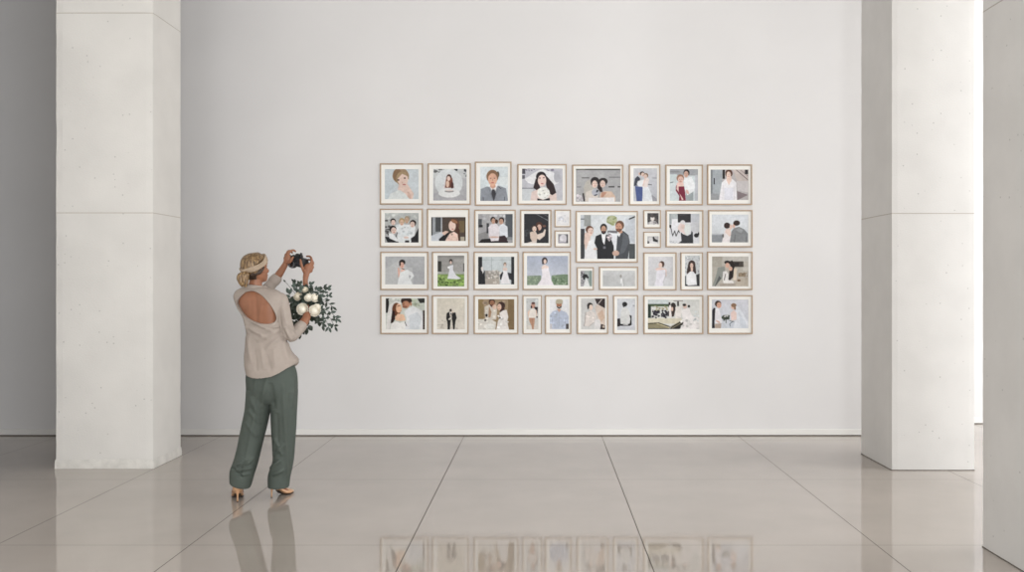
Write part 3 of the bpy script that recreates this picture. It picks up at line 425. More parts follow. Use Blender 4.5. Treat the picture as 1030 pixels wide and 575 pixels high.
((711.6,296.3,757.6,336.3),(716,301,753,330.2),(710,292),s,('D3D3DA','CBD0D8'),[('p','DFE2E8',350,190,400,200,510,380,515,450,330,450,370,330),('p','D3D8E0',400,260,480,380,490,450,420,450),('h',155,172,34,42,'D2A48E','35241E',.75),('p','E8E6EA',110,230,150,215,175,260,200,380,185,400,120,400),('p','1F1A22',80,240,100,210,118,215,112,350,108,370,112,455,78,455),('p','B4A294',112,400,190,395,185,455,115,455),('e',328,200,22,28,'E0BCA8'),('e',338,180,32,24,'8C6C54'),('e',352,215,12,20,'8C6C54'),('p','E6CDC4',300,270,340,235,372,270,372,350,310,365),('e',240,325,48,28,'2E352C'),('n',190,300,290,360,'3C463A',14,12),('n',230,280,280,320,'E0DCDA',5,12),('l',8,'3A423A',245,350,245,390),('l',7,'3A4650',330,370,290,400,295,430),('l',7,'4A5450',290,365,340,375),('e',150,375,30,10,'D8B4A2',30)],
 'framed photo of a groom in black waistcoat facing a veiled bride'),
]
WD = .013; FD = .026                         # width and depth of the frame strips
def wx(px): return (px-VX)*(YW-FD)/F
def wz(py): return EYE-(py-VY)*(YW-FD)/F
for fr, pr, org, sc, bg, ops, label in PR:
    x0, x1, z1, z0 = wx(fr[0]+.4), wx(fr[2]-.4), wz(fr[1]+.4), wz(fr[3]-.4)
    cx, cz = (x0+x1)/2, (z0+z1)/2
    root = empty('picture_frame', (cx, YW, z0), label, 'picture', 'framed photographs on the gallery wall')
    big = .8 if (x1-x0) < .25 else 1
    W = WD*big
    # frame: mitred strips with a chamfered front
    bm = bmesh.new()
    prof = [(0, 0), (0, FD-.002), (.002, FD), (W-.002, FD), (W, FD-.003), (W, 0)]
    loops = []
    for (o, d) in prof:
        loops.append([bm.verts.new((x-0, YW-.0005-d, z)) for x, z in ((x0+o, z0+o), (x1-o, z0+o), (x1-o, z1-o), (x0+o, z1-o))])
    for a in range(len(loops)):
        b_ = (a+1) % len(loops)
        for i in range(4):
            bm.faces.new((loops[a][i], loops[a][(i+1) % 4], loops[b_][(i+1) % 4], loops[b_][i]))
    reparent(bm_obj('frame_moulding', bm, M_frame), root)
    # mount board with a cut window
    a0, a1, c1, c0 = wx(pr[0]), wx(pr[2]), wz(pr[1]), wz(pr[3])
    bm = bmesh.new(); ym = YW-.017
    o_ = [bm.verts.new((x, ym, z)) for x, z in ((x0+W*.6, z0+W*.6), (x1-W*.6, z0+W*.6), (x1-W*.6, z1-W*.6), (x0+W*.6, z1-W*.6))]
    i_ = [bm.verts.new((x, ym, z)) for x, z in ((a0, c0), (a1, c0), (a1, c1), (a0, c1))]
    k_ = [bm.verts.new((x, ym+.0018, z)) for x, z in ((a0+.001, c0+.001), (a1-.001, c0+.001), (a1-.001, c1-.001), (a0+.001, c1-.001))]
    g_ = [bm.verts.new((v.co.x, ym+.012, v.co.z)) for v in o_]
    for i in range(4):
        j = (i+1) % 4
        bm.faces.new((o_[i], o_[j], i_[j], i_[i])); bm.faces.new((i_[i], i_[j], k_[j], k_[i])); bm.faces.new((o_[i], g_[i], g_[j], o_[j]))
    bm.faces.new(g_)
    reparent(bm_obj('mount', bm, M_mount), root)
    # the print itself
    nx, ny, img = paint(pr, org, sc, bg, ops)
    gx = np.linspace(a0-.002, a1+.002, nx+1); gz = np.linspace(c1+.002, c0-.002, ny+1)
    X, Z = np.meshgrid(gx, gz); co = np.stack([X, np.full(X.shape, ym+.0025), Z], -1).reshape(-1, 3)
    idx = np.arange((nx+1)*(ny+1)).reshape(ny+1, nx+1)
    q = np.stack([idx[:-1, :-1], idx[1:, :-1], idx[1:, 1:], idx[:-1, 1:]], -1).reshape(-1, 4)
    me = bpy.data.meshes.new('print'); me.vertices.add(len(co)); me.vertices.foreach_set('co', co.ravel())
    me.loops.add(q.size); me.loops.foreach_set('vertex_index', q.ravel())
    me.polygons.add(len(q)); me.polygons.foreach_set('loop_start', np.arange(0, q.size, 4)); me.update(calc_edges=True)
    al = me.color_attributes.new('ink', 'FLOAT_COLOR', 'POINT')
    L = np.where(img <= .04045, img/12.92, ((img+.055)/1.055)**2.4)*PRINT_GAIN
    al.data.foreach_set('color', np.concatenate([L, np.ones(L.shape[:2]+(1,))], -1).ravel().astype(np.float32))
    reparent(link('print', me, M_print), root)

# ---------------------------------------------------------------- the woman with the camera
YP = 6.72                                     # her distance from the camera
PM = YP/F                                     # metres per photo px there
def W3(px, py, d=0.0): return PX(px, py, YP+d)
M_skin = mat('skin', '8B5E46', .5, var=.06, vscale=18, spec=.35, sss=.05)
M_blouse = mat('greige_blouse_cloth', '9C9188', .8, var=.03, vscale=30, bump=.12, bscale=160, spec=.25)
M_trouser = mat('sage_green_trouser_cloth', '474E48', .7, var=.05, vscale=25, bump=.15, bscale=220, spec=.3)
def hair_mat(name, dark, mid, light, rot):
    m, nt, b = nmat(name); tc = nt.nodes.new('ShaderNodeTexCoord'); mp = nt.nodes.new('ShaderNodeMapping')
    mp.inputs['Rotation'].default_value = rot; mp.inputs['Scale'].default_value = (1, 1, .13)
    nt.links.new(tc.outputs['Object'], mp.inputs[0])
    n = nt.nodes.new('ShaderNodeTexNoise'); n.inputs['Scale'].default_value = 120; n.inputs['Detail'].default_value = 4
    nt.links.new(mp.outputs[0], n.inputs['Vector']); r = nt.nodes.new('ShaderNodeValToRGB'); nt.links.new(n.outputs[0], r.inputs[0])
    r.color_ramp.elements[0].position = .30; r.color_ramp.elements[0].color = (*lin(dark), 1)
    r.color_ramp.elements[1].position = .72; r.color_ramp.elements[1].color = (*lin(light), 1)
    e = r.color_ramp.elements.new(.5); e.color = (*lin(mid), 1)
    nt.links.new(r.outputs[0], b.inputs['Base Color']); b.inputs['Roughness'].default_value = .42
    bp = nt.nodes.new('ShaderNodeBump'); bp.inputs['Strength'].default_value = .7; bp.inputs['Distance'].default_value = .006
    nt.links.new(n.outputs[0], bp.inputs['Height']); nt.links.new(bp.outputs[0], b.inputs['Normal']); return m
M_hair = hair_mat('dark_blonde_hair', '2C1F12', '684F33', 'B0946A', (0, .55, 0))
M_tail = hair_mat('dark_blonde_tail_hair', '35271A', '73593A', 'B3986E', (0, 0, 0))
M_hair_under = mat('dark_hair_roots', '35261B', .5, var=.3, vscale=60, bump=.5, bscale=60, spec=.4)
M_band = mat('beige_headband_cloth', '988672', .75, var=.06, vscale=40, bump=.2, bscale=80)
M_shoe = mat('tan_leather', 'B98F6C', .32, var=.08, vscale=30, spec=.5)
M_sole = mat('dark_sole', '3A2C24', .5)
M_lip = mat('lip_skin', 'A5605A', .45)
M_eye = mat('eye_white', 'C9BDB4', .3); M_iris = mat('iris', '3A2A20', .2)

def catmull(pts, n):
    """pts: list of tuples of equal length; returns a smooth resampling"""
    P = [np.array(p, float) for p in pts]; out = []
    for i in range(len(P)-1):
        p0, p1, p2, p3 = P[max(i-1, 0)], P[i], P[i+1], P[min(i+2, len(P)-1)]
        for k in range(n):
            t = k/n
            out.append(.5*((2*p1)+(-p0+p2)*t+(2*p0-5*p1+4*p2-p3)*t*t+(-p0+3*p1-3*p2+p3)*t**3))
    out.append(P[-1]); return out
def limb(bm, pts, n=5, seg=20, flat=None):
    """pts: (x, y, z, r[, r2]) — a tapering tube with rounded ends; r2 = radius along the second axis"""
    P = catmull([tuple(p) if len(p) == 5 else tuple(p)+(p[3],) for p in pts], n)
    C_ = [Vector(p[:3]) for p in P]
    T = [(C_[min(i+1, len(C_)-1)]-C_[max(i-1, 0)]).normalized() for i in range(len(C_))]
    up = flat or (Vector((0, 1, 0)) if abs(T[0].y) < .8 else Vector((1, 0, 0)))
    rings = []
    for i, c in enumerate(C_):
        u = (up-T[i]*up.dot(T[i])).normalized(); v = T[i].cross(u)
        rings.append([bm.verts.new(c+u*math.cos(a)*max(.001, P[i][4])+v*math.sin(a)*max(.001, P[i][3])) for a in [2*math.pi*k/seg for k in range(seg)]])
    def cap(c, t, ring, r, rev):
        prev = ring
        for k in (1, 2, 3):
            a = k*math.pi/8; new = [bm.verts.new(c+(v.co-c)*math.cos(a)+t*r*math.sin(a)) for v in ring]
            for i in range(seg):
                f = (prev[i], prev[(i+1) % seg], new[(i+1) % seg], new[i]); bm.faces.new(f if not rev else f[::-1])
            prev = new
        f = prev; bm.faces.new(f if not rev else f[::-1])
    for a in range(len(rings)-1):
        for i in range(seg): bm.faces.new((rings[a][i], rings[a][(i+1) % seg], rings[a+1][(i+1) % seg], rings[a+1][i]))
    cap(C_[-1], T[-1], rings[-1], min(P[-1][3], P[-1][4]), False)
    cap(C_[0], -T[0], rings[0], min(P[0][3], P[0][4]), True)
def ellipsoid(bm, c, r, rot=None, seg=24, rng=16):
    M = Matrix.Translation(c) @ (rot.to_4x4() if rot else Matrix.Identity(4)) @ Matrix.Diagonal((*r, 1))
    bmesh.ops.create_uvsphere(bm, u_segments=seg, v_segments=rng, radius=1, matrix=M)
def loft(bm, rings, cap=True):
    R = [[bm.verts.new(p) for p in r] for r in rings]; n = len(R[0])
    for a in range(len(R)-1):
        for i in range(n): bm.faces.new((R[a][i], R[a][(i+1) % n], R[a+1][(i+1) % n], R[a+1][i]))
    if cap: bm.faces.new(R[0][::-1]); bm.faces.new(R[-1])
def fuse(name, bm, m, voxel, parent, smooth_it=3, fn=None):
    """fuse the overlapping volumes in bm into one continuous skin"""
    me = bpy.data.meshes.new(name+'_src'); bmesh.ops.recalc_face_normals(bm, faces=bm.faces); bm.to_mesh(me); bm.free()
    o = bpy.data.objects.new(name, me); C.objects.link(o)
    r = o.modifiers.new('r', 'REMESH'); r.mode = 'VOXEL'; r.voxel_size = voxel; r.adaptivity = 0
    sm = o.modifiers.new('s', 'SMOOTH'); sm.factor = .5; sm.iterations = smooth_it
    dg = bpy.context.evaluated_depsgraph_get(); nm = bpy.data.meshes.new_from_object(o.evaluated_get(dg))
    o.modifiers.clear(); o.data = nm; nm.name = name; bpy.data.meshes.remove(me)
    if fn:
        N = len(nm.vertices); co = np.zeros(N*3); nm.vertices.foreach_get('co', co); co = co.reshape(-1, 3)
        no = np.zeros(N*3); nm.vertices.foreach_get('normal', no); no = no.reshape(-1, 3)
        co = fn(co, no); nm.vertices.foreach_set('co', co.ravel()); nm.update()
    nm.materials.clear(); nm.materials.append(m)
    nm.polygons.foreach_set('use_smooth', [True]*len(nm.polygons))
    if parent is not None: reparent(o, parent)
    return o
def px_of(co):                                # photo px of points near her plane (for shaping cloth)
    return VX+co[:, 0]*F/co[:, 1], VY-(co[:, 2]-EYE)*F/co[:, 1]

person = empty('person', (W3(268, 500).x, YP, 0),
    'woman seen from behind, blonde ponytail, open-back greige blouse, green trousers, photographing the picture wall', 'person')

# --- torso rings: (py, x left, x right, half depth, depth shift)
TS = [(381, 248.5, 299.5, .158, .0), (372, 247, 299.2, .156, 0), (360, 246, 295.4, .142, 0), (345, 246.6, 290.8, .118, 0), (332, 247, 286, .108, 0),
      (320, 243.8, 285.2, .112, .0), (309, 237.2, 287, .112, .005), (301, 233.2, 288, .102, .01), (296, 232.8, 286.5, .09, .015), (291.5, 236.3, 280.5, .07, .02), (288.5, 245, 270, .055, .03)]
def torso_rings(shrink=0.0, ts=TS, seg=72, shear=.30, hem=None):
    out = []
    for (py, xl, xr, hd, dc) in catmull(ts, 6):
        c = W3((xl+xr)/2, py, dc); hw = (xr-xl)/2*PM-shrink; h = max(.01, hd-shrink); ring = []
        for k in range(seg):
            a = 2*math.pi*k/seg; ca, sa = math.cos(a), math.sin(a)
            e = 2.35; q = (abs(ca)**e+abs(sa)**e)**(-1/e)
            x, y = hw*ca*q, h*sa*q
            z = c.z
            if hem is not None: z += hem(x, y, py)
            ring.append(Vector((c.x+x, c.y+y-shear*x*max(0, min(1, (372-py)/45)), z)))
        out.append(ring)
    return out

# ---------- body: one continuous mesh
HC = W3(257.2, 269.5, .03)                    # centre of the skull
TH = math.radians(32)
FWD = Vector((math.sin(TH), math.cos(TH), 0)); RGT = Vector((math.cos(TH), -math.sin(TH), 0)); UPV = Vector((0, 0, 1))
# the head leans a little, chin slightly down to the right
tilt = Matrix.Rotation(math.radians(-4), 3, 'Y') @ Matrix.Rotation(math.radians(4), 3, RGT)
FWD, RGT, UPV = tilt @ FWD, tilt @ RGT, tilt @ UPV
def HD(r, f, u): return HC+RGT*r+FWD*f+UPV*u
HROT = Matrix((RGT, FWD, UPV)).transposed()
def head_mesh(bm):
    # rings from chin to crown: (u, front, back, half width)
    hs = [(-.108, .060, .010, .012), (-.102, .076, -.004, .027), (-.088, .084, -.030, .042), (-.066, .086, -.052, .053), (-.040, .087, -.072, .060), (-.012, .086, -.088, .066),
          (.016, .085, -.096, .070), (.044, .082, -.096, .070), (.068, .070, -.086, .062), (.086, .048, -.064, .046), (.097, .018, -.030, .022)]
    rings = []
    for (u, f, b, hw) in catmull(hs, 3):
        cy = (f+b)/2; hy = (f-b)/2; ring = []
        for k in range(32):
            a = 2*math.pi*k/32; ca, sa = math.cos(a), math.sin(a); e = 2.2; q = (abs(ca)**e+abs(sa)**e)**(-1/e)
            w_ = hw*(1-.14*max(0, sa))          # narrower towards the face
            ring.append(HD(w_*ca*q, cy+hy*sa*q, u))
        rings.append(ring)
    loft(bm, rings)
    # nose, brow, cheeks, lips, chin
    limb(bm, [(*HD(0, .086, .016), .006), (*HD(0, .096, -.010), .0075), (*HD(0, .104, -.027), .009), (*HD(0, .092, -.036), .006)], 4, 12)
    for sgn in (-1, 1):
        ellipsoid(bm, HD(sgn*.009, .093, -.031), (.006, .007, .005), HROT)
        limb(bm, [(*HD(sgn*.012, .086, .022), .004), (*HD(sgn*.03, .082, .026), .0045), (*HD(sgn*.046, .068, .020), .004)], 3, 10)
        ellipsoid(bm, HD(sgn*.036, .062, -.028), (.018, .020, .018), HROT)
        # ear: shell, rim and lobe
        ex = .066
        ellipsoid(bm, HD(sgn*ex, -.004, -.014), (.007, .014, .024), HROT)
        limb(bm, [(*HD(sgn*(ex+.006), .010, -.020), .0035), (*HD(sgn*(ex+.009), .010, .002), .0035), (*HD(sgn*(ex+.013), -.004, .013), .0038), (*HD(sgn*(ex+.014), -.017, .004), .0038), (*HD(sgn*(ex+.011), -.016, -.016), .0035), (*HD(sgn*(ex+.006), -.002, -.034), .0045)], 4, 10)
    ellipsoid(bm, HD(0, .084, -.057), (.024, .008, .0055), HROT); ellipsoid(bm, HD(0, .082, -.067), (.020, .008, .006), HROT)
    ellipsoid(bm, HD(0, .074, -.092), (.018, .012, .012), HROT)

# camera pose: centre, axes
CAMC = W3(299.5, 262.3, .30)
def hand(bm, wrist, palm_c, palm_r, palm_rot, fingers, thumb):
    limb(bm, [(*wrist, .021, .017), (*((wrist+palm_c)/2), .024, .016), (*palm_c, .030, .015)], 4, 16)
    ellipsoid(bm, palm_c, palm_r, palm_rot)
    for fg in fingers: limb(bm, [(*p, r) for p, r in zip(fg, (.0095, .009, .0082, .0072)[:len(fg)])], 4, 12)
    limb(bm, [(*p, r) for p, r in zip(thumb, (.013, .011, .0095, .008)[:len(thumb)])], 4, 12)

bm = bmesh.new()
# torso skin just inside the blouse, with a spine groove and shoulder blades seen in the opening
tr = torso_rings(.015, ts=[(398, 256, 290, .085, 0), (380, 253, 292, .10, 0)]+[(a, b+1.2, c-1.2, d, e) for a, b, c, d, e in TS[2:]])
loft(bm, tr)
# neck
limb(bm, [(*W3(256.5, 297, .03), .060, .055), (*W3(256.5, 290, .03), .052, .046), (*W3(257.2, 284, .035), .045, .048), (*W3(258.5, 276, .04), .046, .050)], 5, 24)
head_mesh(bm)
# trapezius
limb(bm, [(*W3(256, 289.5, .03), .034), (*W3(268, 294.5, .02), .029), (*W3(279, 300.5, -.01), .032)], 4, 18)
limb(bm, [(*W3(256, 289.5, .04), .034), (*W3(247, 293, .05), .036), (*W3(243, 298.5, .08), .032)], 4, 18)
# right arm: shoulder, elbow, forearm passing behind the flowers up to the camera
RA = [(281.0, 302.0, -.025, .044), (285.8, 314, -.042, .038), (289.2, 327, -.048, .035), (292.5, 337.0, -.042, .034), (298, 334.3, .02, .034), (303.5, 327, .06, .033), (308.2, 319, .11, .030), (309.6, 308, .19, .026), (308.6, 296, .245, .023), (307.2, 285, .27, .0195), (307.3, 279, .275, .019)]
limb(bm, [(*W3(a, b, d), r) for a, b, d, r in RA], 5, 20)
# right hand: palm round the camera's right end, thumb on its back, fingers over the far side
wr = W3(307.3, 279.5, .275)
hand(bm, wr, W3(309.3, 270.2, .285), (.034, .017, .038), Matrix.Rotation(math.radians(18), 3, 'Y'),
     [[W3(311.6, 266.5, .285), W3(313.6, 261.8, .30), W3(312.0, 258.0, .335), W3(308.6, 257.6, .36)],
      [W3(312.6, 268.8, .285), W3(314.9, 265.2, .30), W3(313.6, 261.8, .34), W3(310, 261, .362)],
      [W3(312.6, 271.2, .285), W3(314.8, 268.8, .305), W3(313.2, 265.8, .345), W3(310, 265, .364)],
      [W3(311.4, 273.6, .29), W3(313.6, 272.2, .31), W3(312.2, 269.8, .34), W3(309.6, 269, .358)]],
     [W3(306.2, 273.4, .27), W3(304.3, 269.6, .247), W3(303.0, 265.2, .243), W3(302.2, 261.2, .247)])
# left arm: shoulder, elbow ahead of the chest, forearm up to the camera
LA = [(245, 300.5, .08, .038), (248, 298.5, .16, .045), (257, 296, .25, .041), (267.8, 291.5, .30, .038), (273, 286, .305, .035), (278.5, 279, .305, .031), (284, 270.8, .30, .025), (287.6, 264.6, .295, .0205)]
limb(bm, [(*W3(a, b, d), r) for a, b, d, r in LA], 5, 20)
wl = W3(287.2, 265.4, .295)
hand(bm, wl, W3(289.3, 260.6, .285), (.026, .018, .036), Matrix.Rotation(math.radians(12), 3, 'Y'),
     [[W3(289.6, 256.6, .285), W3(291.6, 252.9, .285), W3(294.8, 251.5, .295), W3(297.2, 252.8, .30)],
      [W3(288.2, 257.2, .30), W3(289.4, 253.0, .32), W3(292.0, 252.2, .345), W3(294.0, 254.2, .36)],
      [W3(287.2, 259.2, .30), W3(287.4, 255.8, .33), W3(289.8, 255.4, .355), W3(292.0, 257.2, .364)],
      [W3(286.8, 261.6, .30), W3(286.4, 259.0, .33), W3(288.6, 258.8, .352), W3(290.8, 260.2, .36)]],
     [W3(289.4, 264.0, .275), W3(291.6, 263.4, .254), W3(293.4, 261.0, .247), W3(294.6, 258.6, .246)])
# legs and feet
FOOTL = dict(heel=W3(240.4, 496.3, -.06), toe=Vector((0, 0, 0)))
def leg(hip, knee, calf, ank):
    limb(bm, [(*hip, .085), (*((hip+knee)/2), .070), (*knee, .052), (*calf, .043), (*ank, .029)], 5, 20)
YL_, YR_ = -.10, .06                          # left foot a little nearer than the right one
def G(px, py): Y = KK/(py-VY); return Vector(((px-VX)*Y/F, Y, 0))      # point on the floor
HL, HR = G(238.9, 504.6), G(273.2, 500.2)      # tips of the two stiletto heels
dirL = Vector((-.30, .95, 0)).normalized(); dirR = Vector((.52, .85, 0)).normalized()
HH = .085                                     # heel height
def foot_pts(h, d):
    d = d*(.80 if d.x > .2 else 1)
    return [h+Vector((0, 0, HH+.035))+d*.012, h+Vector((0, 0, HH+.018))+d*.035, h+Vector((0, 0, .078))+d*.085, h+Vector((0, 0, .040))+d*.135, h+Vector((0, 0, .026))+d*.175, h+Vector((0, 0, .020))+d*.205]
for h, d, hip, knee, calf in ((HL, dirL, W3(261, 400, .0), W3(253.5, 438, -.02), W3(246, 466, -.05)), (HR, dirR, W3(285, 400, .0), W3(285.5, 440, .01), W3(282, 466, .03))):
    ank = h+Vector((0, 0, HH+.085))+d*.030
    leg(hip, knee, calf, ank)
    fp = foot_pts(h, d); side = Vector((d.y, -d.x, 0))
    limb(bm, [(*ank, .030, .030), (*fp[0], .030, .028), (*fp[1], .031, .027), (*fp[2], .036, .022), (*fp[3], .041, .016), (*fp[4], .036, .012), (*fp[5], .024, .010)], 4, 16, flat=Vector((0, 0, 1)))
def body_fn(co, no):
    px, py = px_of(co)
    back = (no[:, 1] < -.2) & (py > 290) & (py < 335) & (px > 234) & (px < 282) & (co[:, 1] < YP+.03)
    # spine groove leans with the back; shoulder blades either side
    sx = 256.5+(py-292)*.06
    groove = np.exp(-((px-sx)/2.2)**2)*.006
    bl = np.exp(-(((px-246)/5.2)**2+((py-306)/8)**2))*.007+np.exp(-(((px-268.5)/5.5)**2+((py-309)/9)**2))*.008
    ridge = np.exp(-(((px-250.6)/1.4)**2+((py-309)/8)**2))*.003+np.exp(-(((px-263+(py-309)*.25)/1.4)**2+((py-309)/9)**2))*.004
    co = co.copy(); k = np.where(back, 1, 0)
    co[:, 1] += k*(groove-bl-ridge)
    return co
body = fuse('body', bm, M_skin, .0034, person, 3, body_fn)

# eyes, lips, brows
for sgn in (-1, 1):
    bm = bmesh.new(); ellipsoid(bm, HD(sgn*.029, .0735, .004), (.0105, .0065, .0042), HROT, 20, 12); e = reparent(bm_obj('eye', bm, M_eye, smooth=True), person)
    bm = bmesh.new(); ellipsoid(bm, HD(sgn*.029, .0795, .004), (.0040, .0012, .0036), HROT, 16, 8)
    ir = bm_obj('iris', bm, M_iris, smooth=True); ir.parent = e
    bm = bmesh.new(); limb(bm, [(*HD(sgn*.018, .0765, .005), .0014), (*HD(sgn*.028, .0800, .0095), .0020), (*HD(sgn*.041, .0735, .006), .0012)], 4, 8)
    reparent(bm_obj('eyelash_line', bm, M_hair_under, smooth=True), person)
    bm = bmesh.new(); limb(bm, [(*HD(sgn*.014, .0895, .027), .0018), (*HD(sgn*.03, .0855, .031), .0024), (*HD(sgn*.046, .0715, .026), .0014)], 4, 8)
    reparent(bm_obj('eyebrow', bm, M_hair_under, smooth=True), person)
bm = bmesh.new(); limb(bm, [(*HD(-.022, .081, -.062), .0025), (*HD(-.009, .0885, -.058), .0042), (*HD(0, .0895, -.0595), .0038), (*HD(.009, .0885, -.058), .0042), (*HD(.022, .081, -.062), .0025)], 4, 10)
limb(bm, [(*HD(-.019, .082, -.064), .003), (*HD(0, .0885, -.067), .0052), (*HD(.019, .082, -.064), .003)], 4, 10)
reparent(bm_obj('lips', bm, M_lip, smooth=True), person)

# ---------- hair: cap swept back, dark underside at the nape, tie and ponytail
TIE = W3(246.8, 272.6, -.055)
bm = bmesh.new()
hs = [(-.052, -.010, -.086, .050), (-.030, .004, -.100, .066), (-.004, .018, -.109, .075), (.024, .046, -.113, .080), (.050, .070, -.110, .080), (.076, .074, -.098, .073), (.097, .052, -.074, .056), (.110, .016, -.036, .030)]
rings = []
for (u, f, b_, hw) in catmull(hs, 4):
    cy = (f+b_)/2; hy = (f-b_)/2
    rings.append([HD(hw*math.cos(2*math.pi*k/48), cy+hy*math.sin(2*math.pi*k/48), u) for k in range(48)])
loft(bm, rings)
# gathered locks running from the crown and the side to the tie
for k in range(34):
    a = -1.35+2.7*k/33
    top = HD(.070*math.sin(a), .03-.02*abs(a), .052+.060*math.cos(a)*.9)
    mid = HD(.078*math.sin(a)*1.02, -.055, .045*math.cos(a)+.028)
    limb(bm, [(*top, .007), (*((top+mid)/2+(top+mid-2*HC).normalized()*.006), .010), (*mid, .0105), (*(mid*.4+TIE*.6+FWD*-.004), .0095), (*TIE, .008)], 4, 8)
hair = fuse('hair', bm, M_hair, .0038, person, 2)
bm = bmesh.new()
for k in range(20):
    a = k/19
    p0 = HD(.074*(1-a*.35), .006-.075*a, -.002-.012*a); p1 = HD(.062*(1-.5*a), -.035-.045*a, -.040-.006*a)
    limb(bm, [(*p0, .009), (*((p0+p1)/2+RGT*.004), .011), (*p1, .010), (*(p1*.35+TIE*.65+Vector((0, .012, 0))), .009)], 4, 8)
for k in range(8):                             # short wisps at the nape
    p0 = HD(.050-.011*k, -.052-.004*k, -.045); limb(bm, [(*p0, .009), (*(p0+Vector((0, .004, -.018))), .007), (*(p0+Vector((.002, .008, -.034))), .003)], 3, 8)
o = fuse('nape_hair', bm, M_hair_under, .0038, None, 2); o.parent = hair; o['label'] = 'dark brown hair gathered at the nape'
bm = bmesh.new(); rnd = random.Random(3)
for k in range(46):
    a = rnd.uniform(0, 6.28); r = rnd.uniform(.2, 1)**.5; dx, dy = math.cos(a)*r, math.sin(a)*r
    L = rnd.uniform(.8, 1.0)
    pts = [(TIE.x+dx*.008, TIE.y+dy*.008, TIE.z, .008)]
    for (px, py, wd) in ((244.6, 276.5, 4.6), (243.8, 281, 5.2), (244.2, 285, 4.6), (245.6, 288.6*1+0, 2.6)):
        q = W3(px, 272.6+(py-272.6)*L, -.075); pts.append((q.x+dx*wd*PM, q.y+dy*wd*PM*.8, q.z+rnd.uniform(-.004, .004), .0085 if py < 286 else .004))
    limb(bm, pts, 4, 8)
o = fuse('ponytail', bm, M_tail, .0036, None, 1); o.parent = hair
bm = bmesh.new()                               # cloth tie round the root of the tail
for k in range(22):
    a0, a1 = 2*math.pi*k/22, 2*math.pi*(k+1)/22; R = .019
    q = lambda a: Vector((TIE.x+R*math.cos(a)*.95, TIE.y-.012+R*math.sin(a)*.9, TIE.z+.004+.006*math.cos(a)))
    rr = .0075+.002*(k % 2); limb(bm, [(*q(a0), rr), (*q(a1), rr)], 2, 8)
fuse('hair_tie', bm, M_band, .003, person, 2)
# headband: wide twisted cloth over the crown, down behind the ears
bm = bmesh.new()
path = [(0, .072, .078), (.040, .060, .077), (.070, .038, .058), (.084, .006, .032), (.080, -.040, .010), (.056, -.082, -.004), (0, -.112, -.010)]
path = [(-a_, b_, c_) for a_, b_, c_ in path[:0:-1]]+path
path = [tuple(q) for q in catmull(path, 5)]
for off in (-.012, 0, .012):
    pts = []
    for i, (r_, f_, u_) in enumerate(path):
        out = Vector((r_, f_+.015, u_-.02)).normalized(); tw = .0025*math.sin(i*.55+(0 if off > 0 else 3.1))
        a_, b_ = Vector(path[max(i-1, 0)]), Vector(path[min(i+1, len(path)-1)]); sd = (b_-a_).normalized().cross(out).normalized(); wv = off*(1.0 if abs(f_) < .09 else .7)
        q = Vector((r_, f_, u_))+out*(.004+tw)+sd*wv
        pts.append((*HD(*q), .0075, .0075))
    limb(bm, pts, 1, 12, flat=RGT)
fuse('headband', bm, M_band, .0032, person, 2)

# ---------- blouse
OPEN = [(246.5, 294.0), (241.4, 298.8), (238.2, 304.5), (240.2, 309.8), (244.2, 315.2), (249, 319.6), (256, 323.2), (263, 325.3), (270, 325.6), (275.4, 323.8), (277.7, 320.2), (276.0, 314.6), (272.2, 307.6), (267.0, 301.4), (261, 295.8), (253.6, 292.8)]
OPEN = [tuple(p) for p in catmull(OPEN+[OPEN[0]], 4)][:-1]
def sdist(px, py, poly):                      # signed distance in px, negative inside
    P = np.array(poly); Q = np.roll(P, -1, 0); d = np.full(px.shape, 1e9); ins = np.zeros(px.shape, bool)
    for (ax, ay), (bx_, by) in zip(P, Q):
        ex, ey = bx_-ax, by-ay; t = np.clip(((px-ax)*ex+(py-ay)*ey)/(ex*ex+ey*ey+1e-9), 0, 1)
        d = np.minimum(d, np.hypot(px-ax-t*ex, py-ay-t*ey))
        c = ((by > py) != (ay > py)); ins ^= c & (px < (ax-bx_)*(py-by)/((ay-by) if ay != by else 1e-9)+bx_)
    return np.where(ins, -d, d)
def hem(x, y, py):
    t = max(0, min(1, (py-352)/29)); xx = (x/.175)
    xx = max(-1, min(1, xx)); return t*(.020+.034*xx+.060*xx*xx)
bm = bmesh.new()
loft(bm, torso_rings(0, TS, hem=hem))
SR = [(281.0, 302.5, -.028, .060), (285.3, 314, -.045, .051), (288.6, 327, -.05, .046), (291.8, 336.8, -.045, .046), (297.2, 334.4, .015, .042), (302.4, 328.8, .055, .040)]
limb(bm, [(*W3(a, b, d), r) for a, b, d, r in SR], 6, 28)
SL = [(242.4, 299.8, .07, .051), (248, 298.5, .16, .051), (257, 296, .25, .047), (267.5, 291.5, .30, .045), (272.5, 286.2, .305, .043), (277.0, 281.2, .305, .041)]
limb(bm, [(*W3(a, b, d), r) for a, b, d, r in SL], 6, 28)
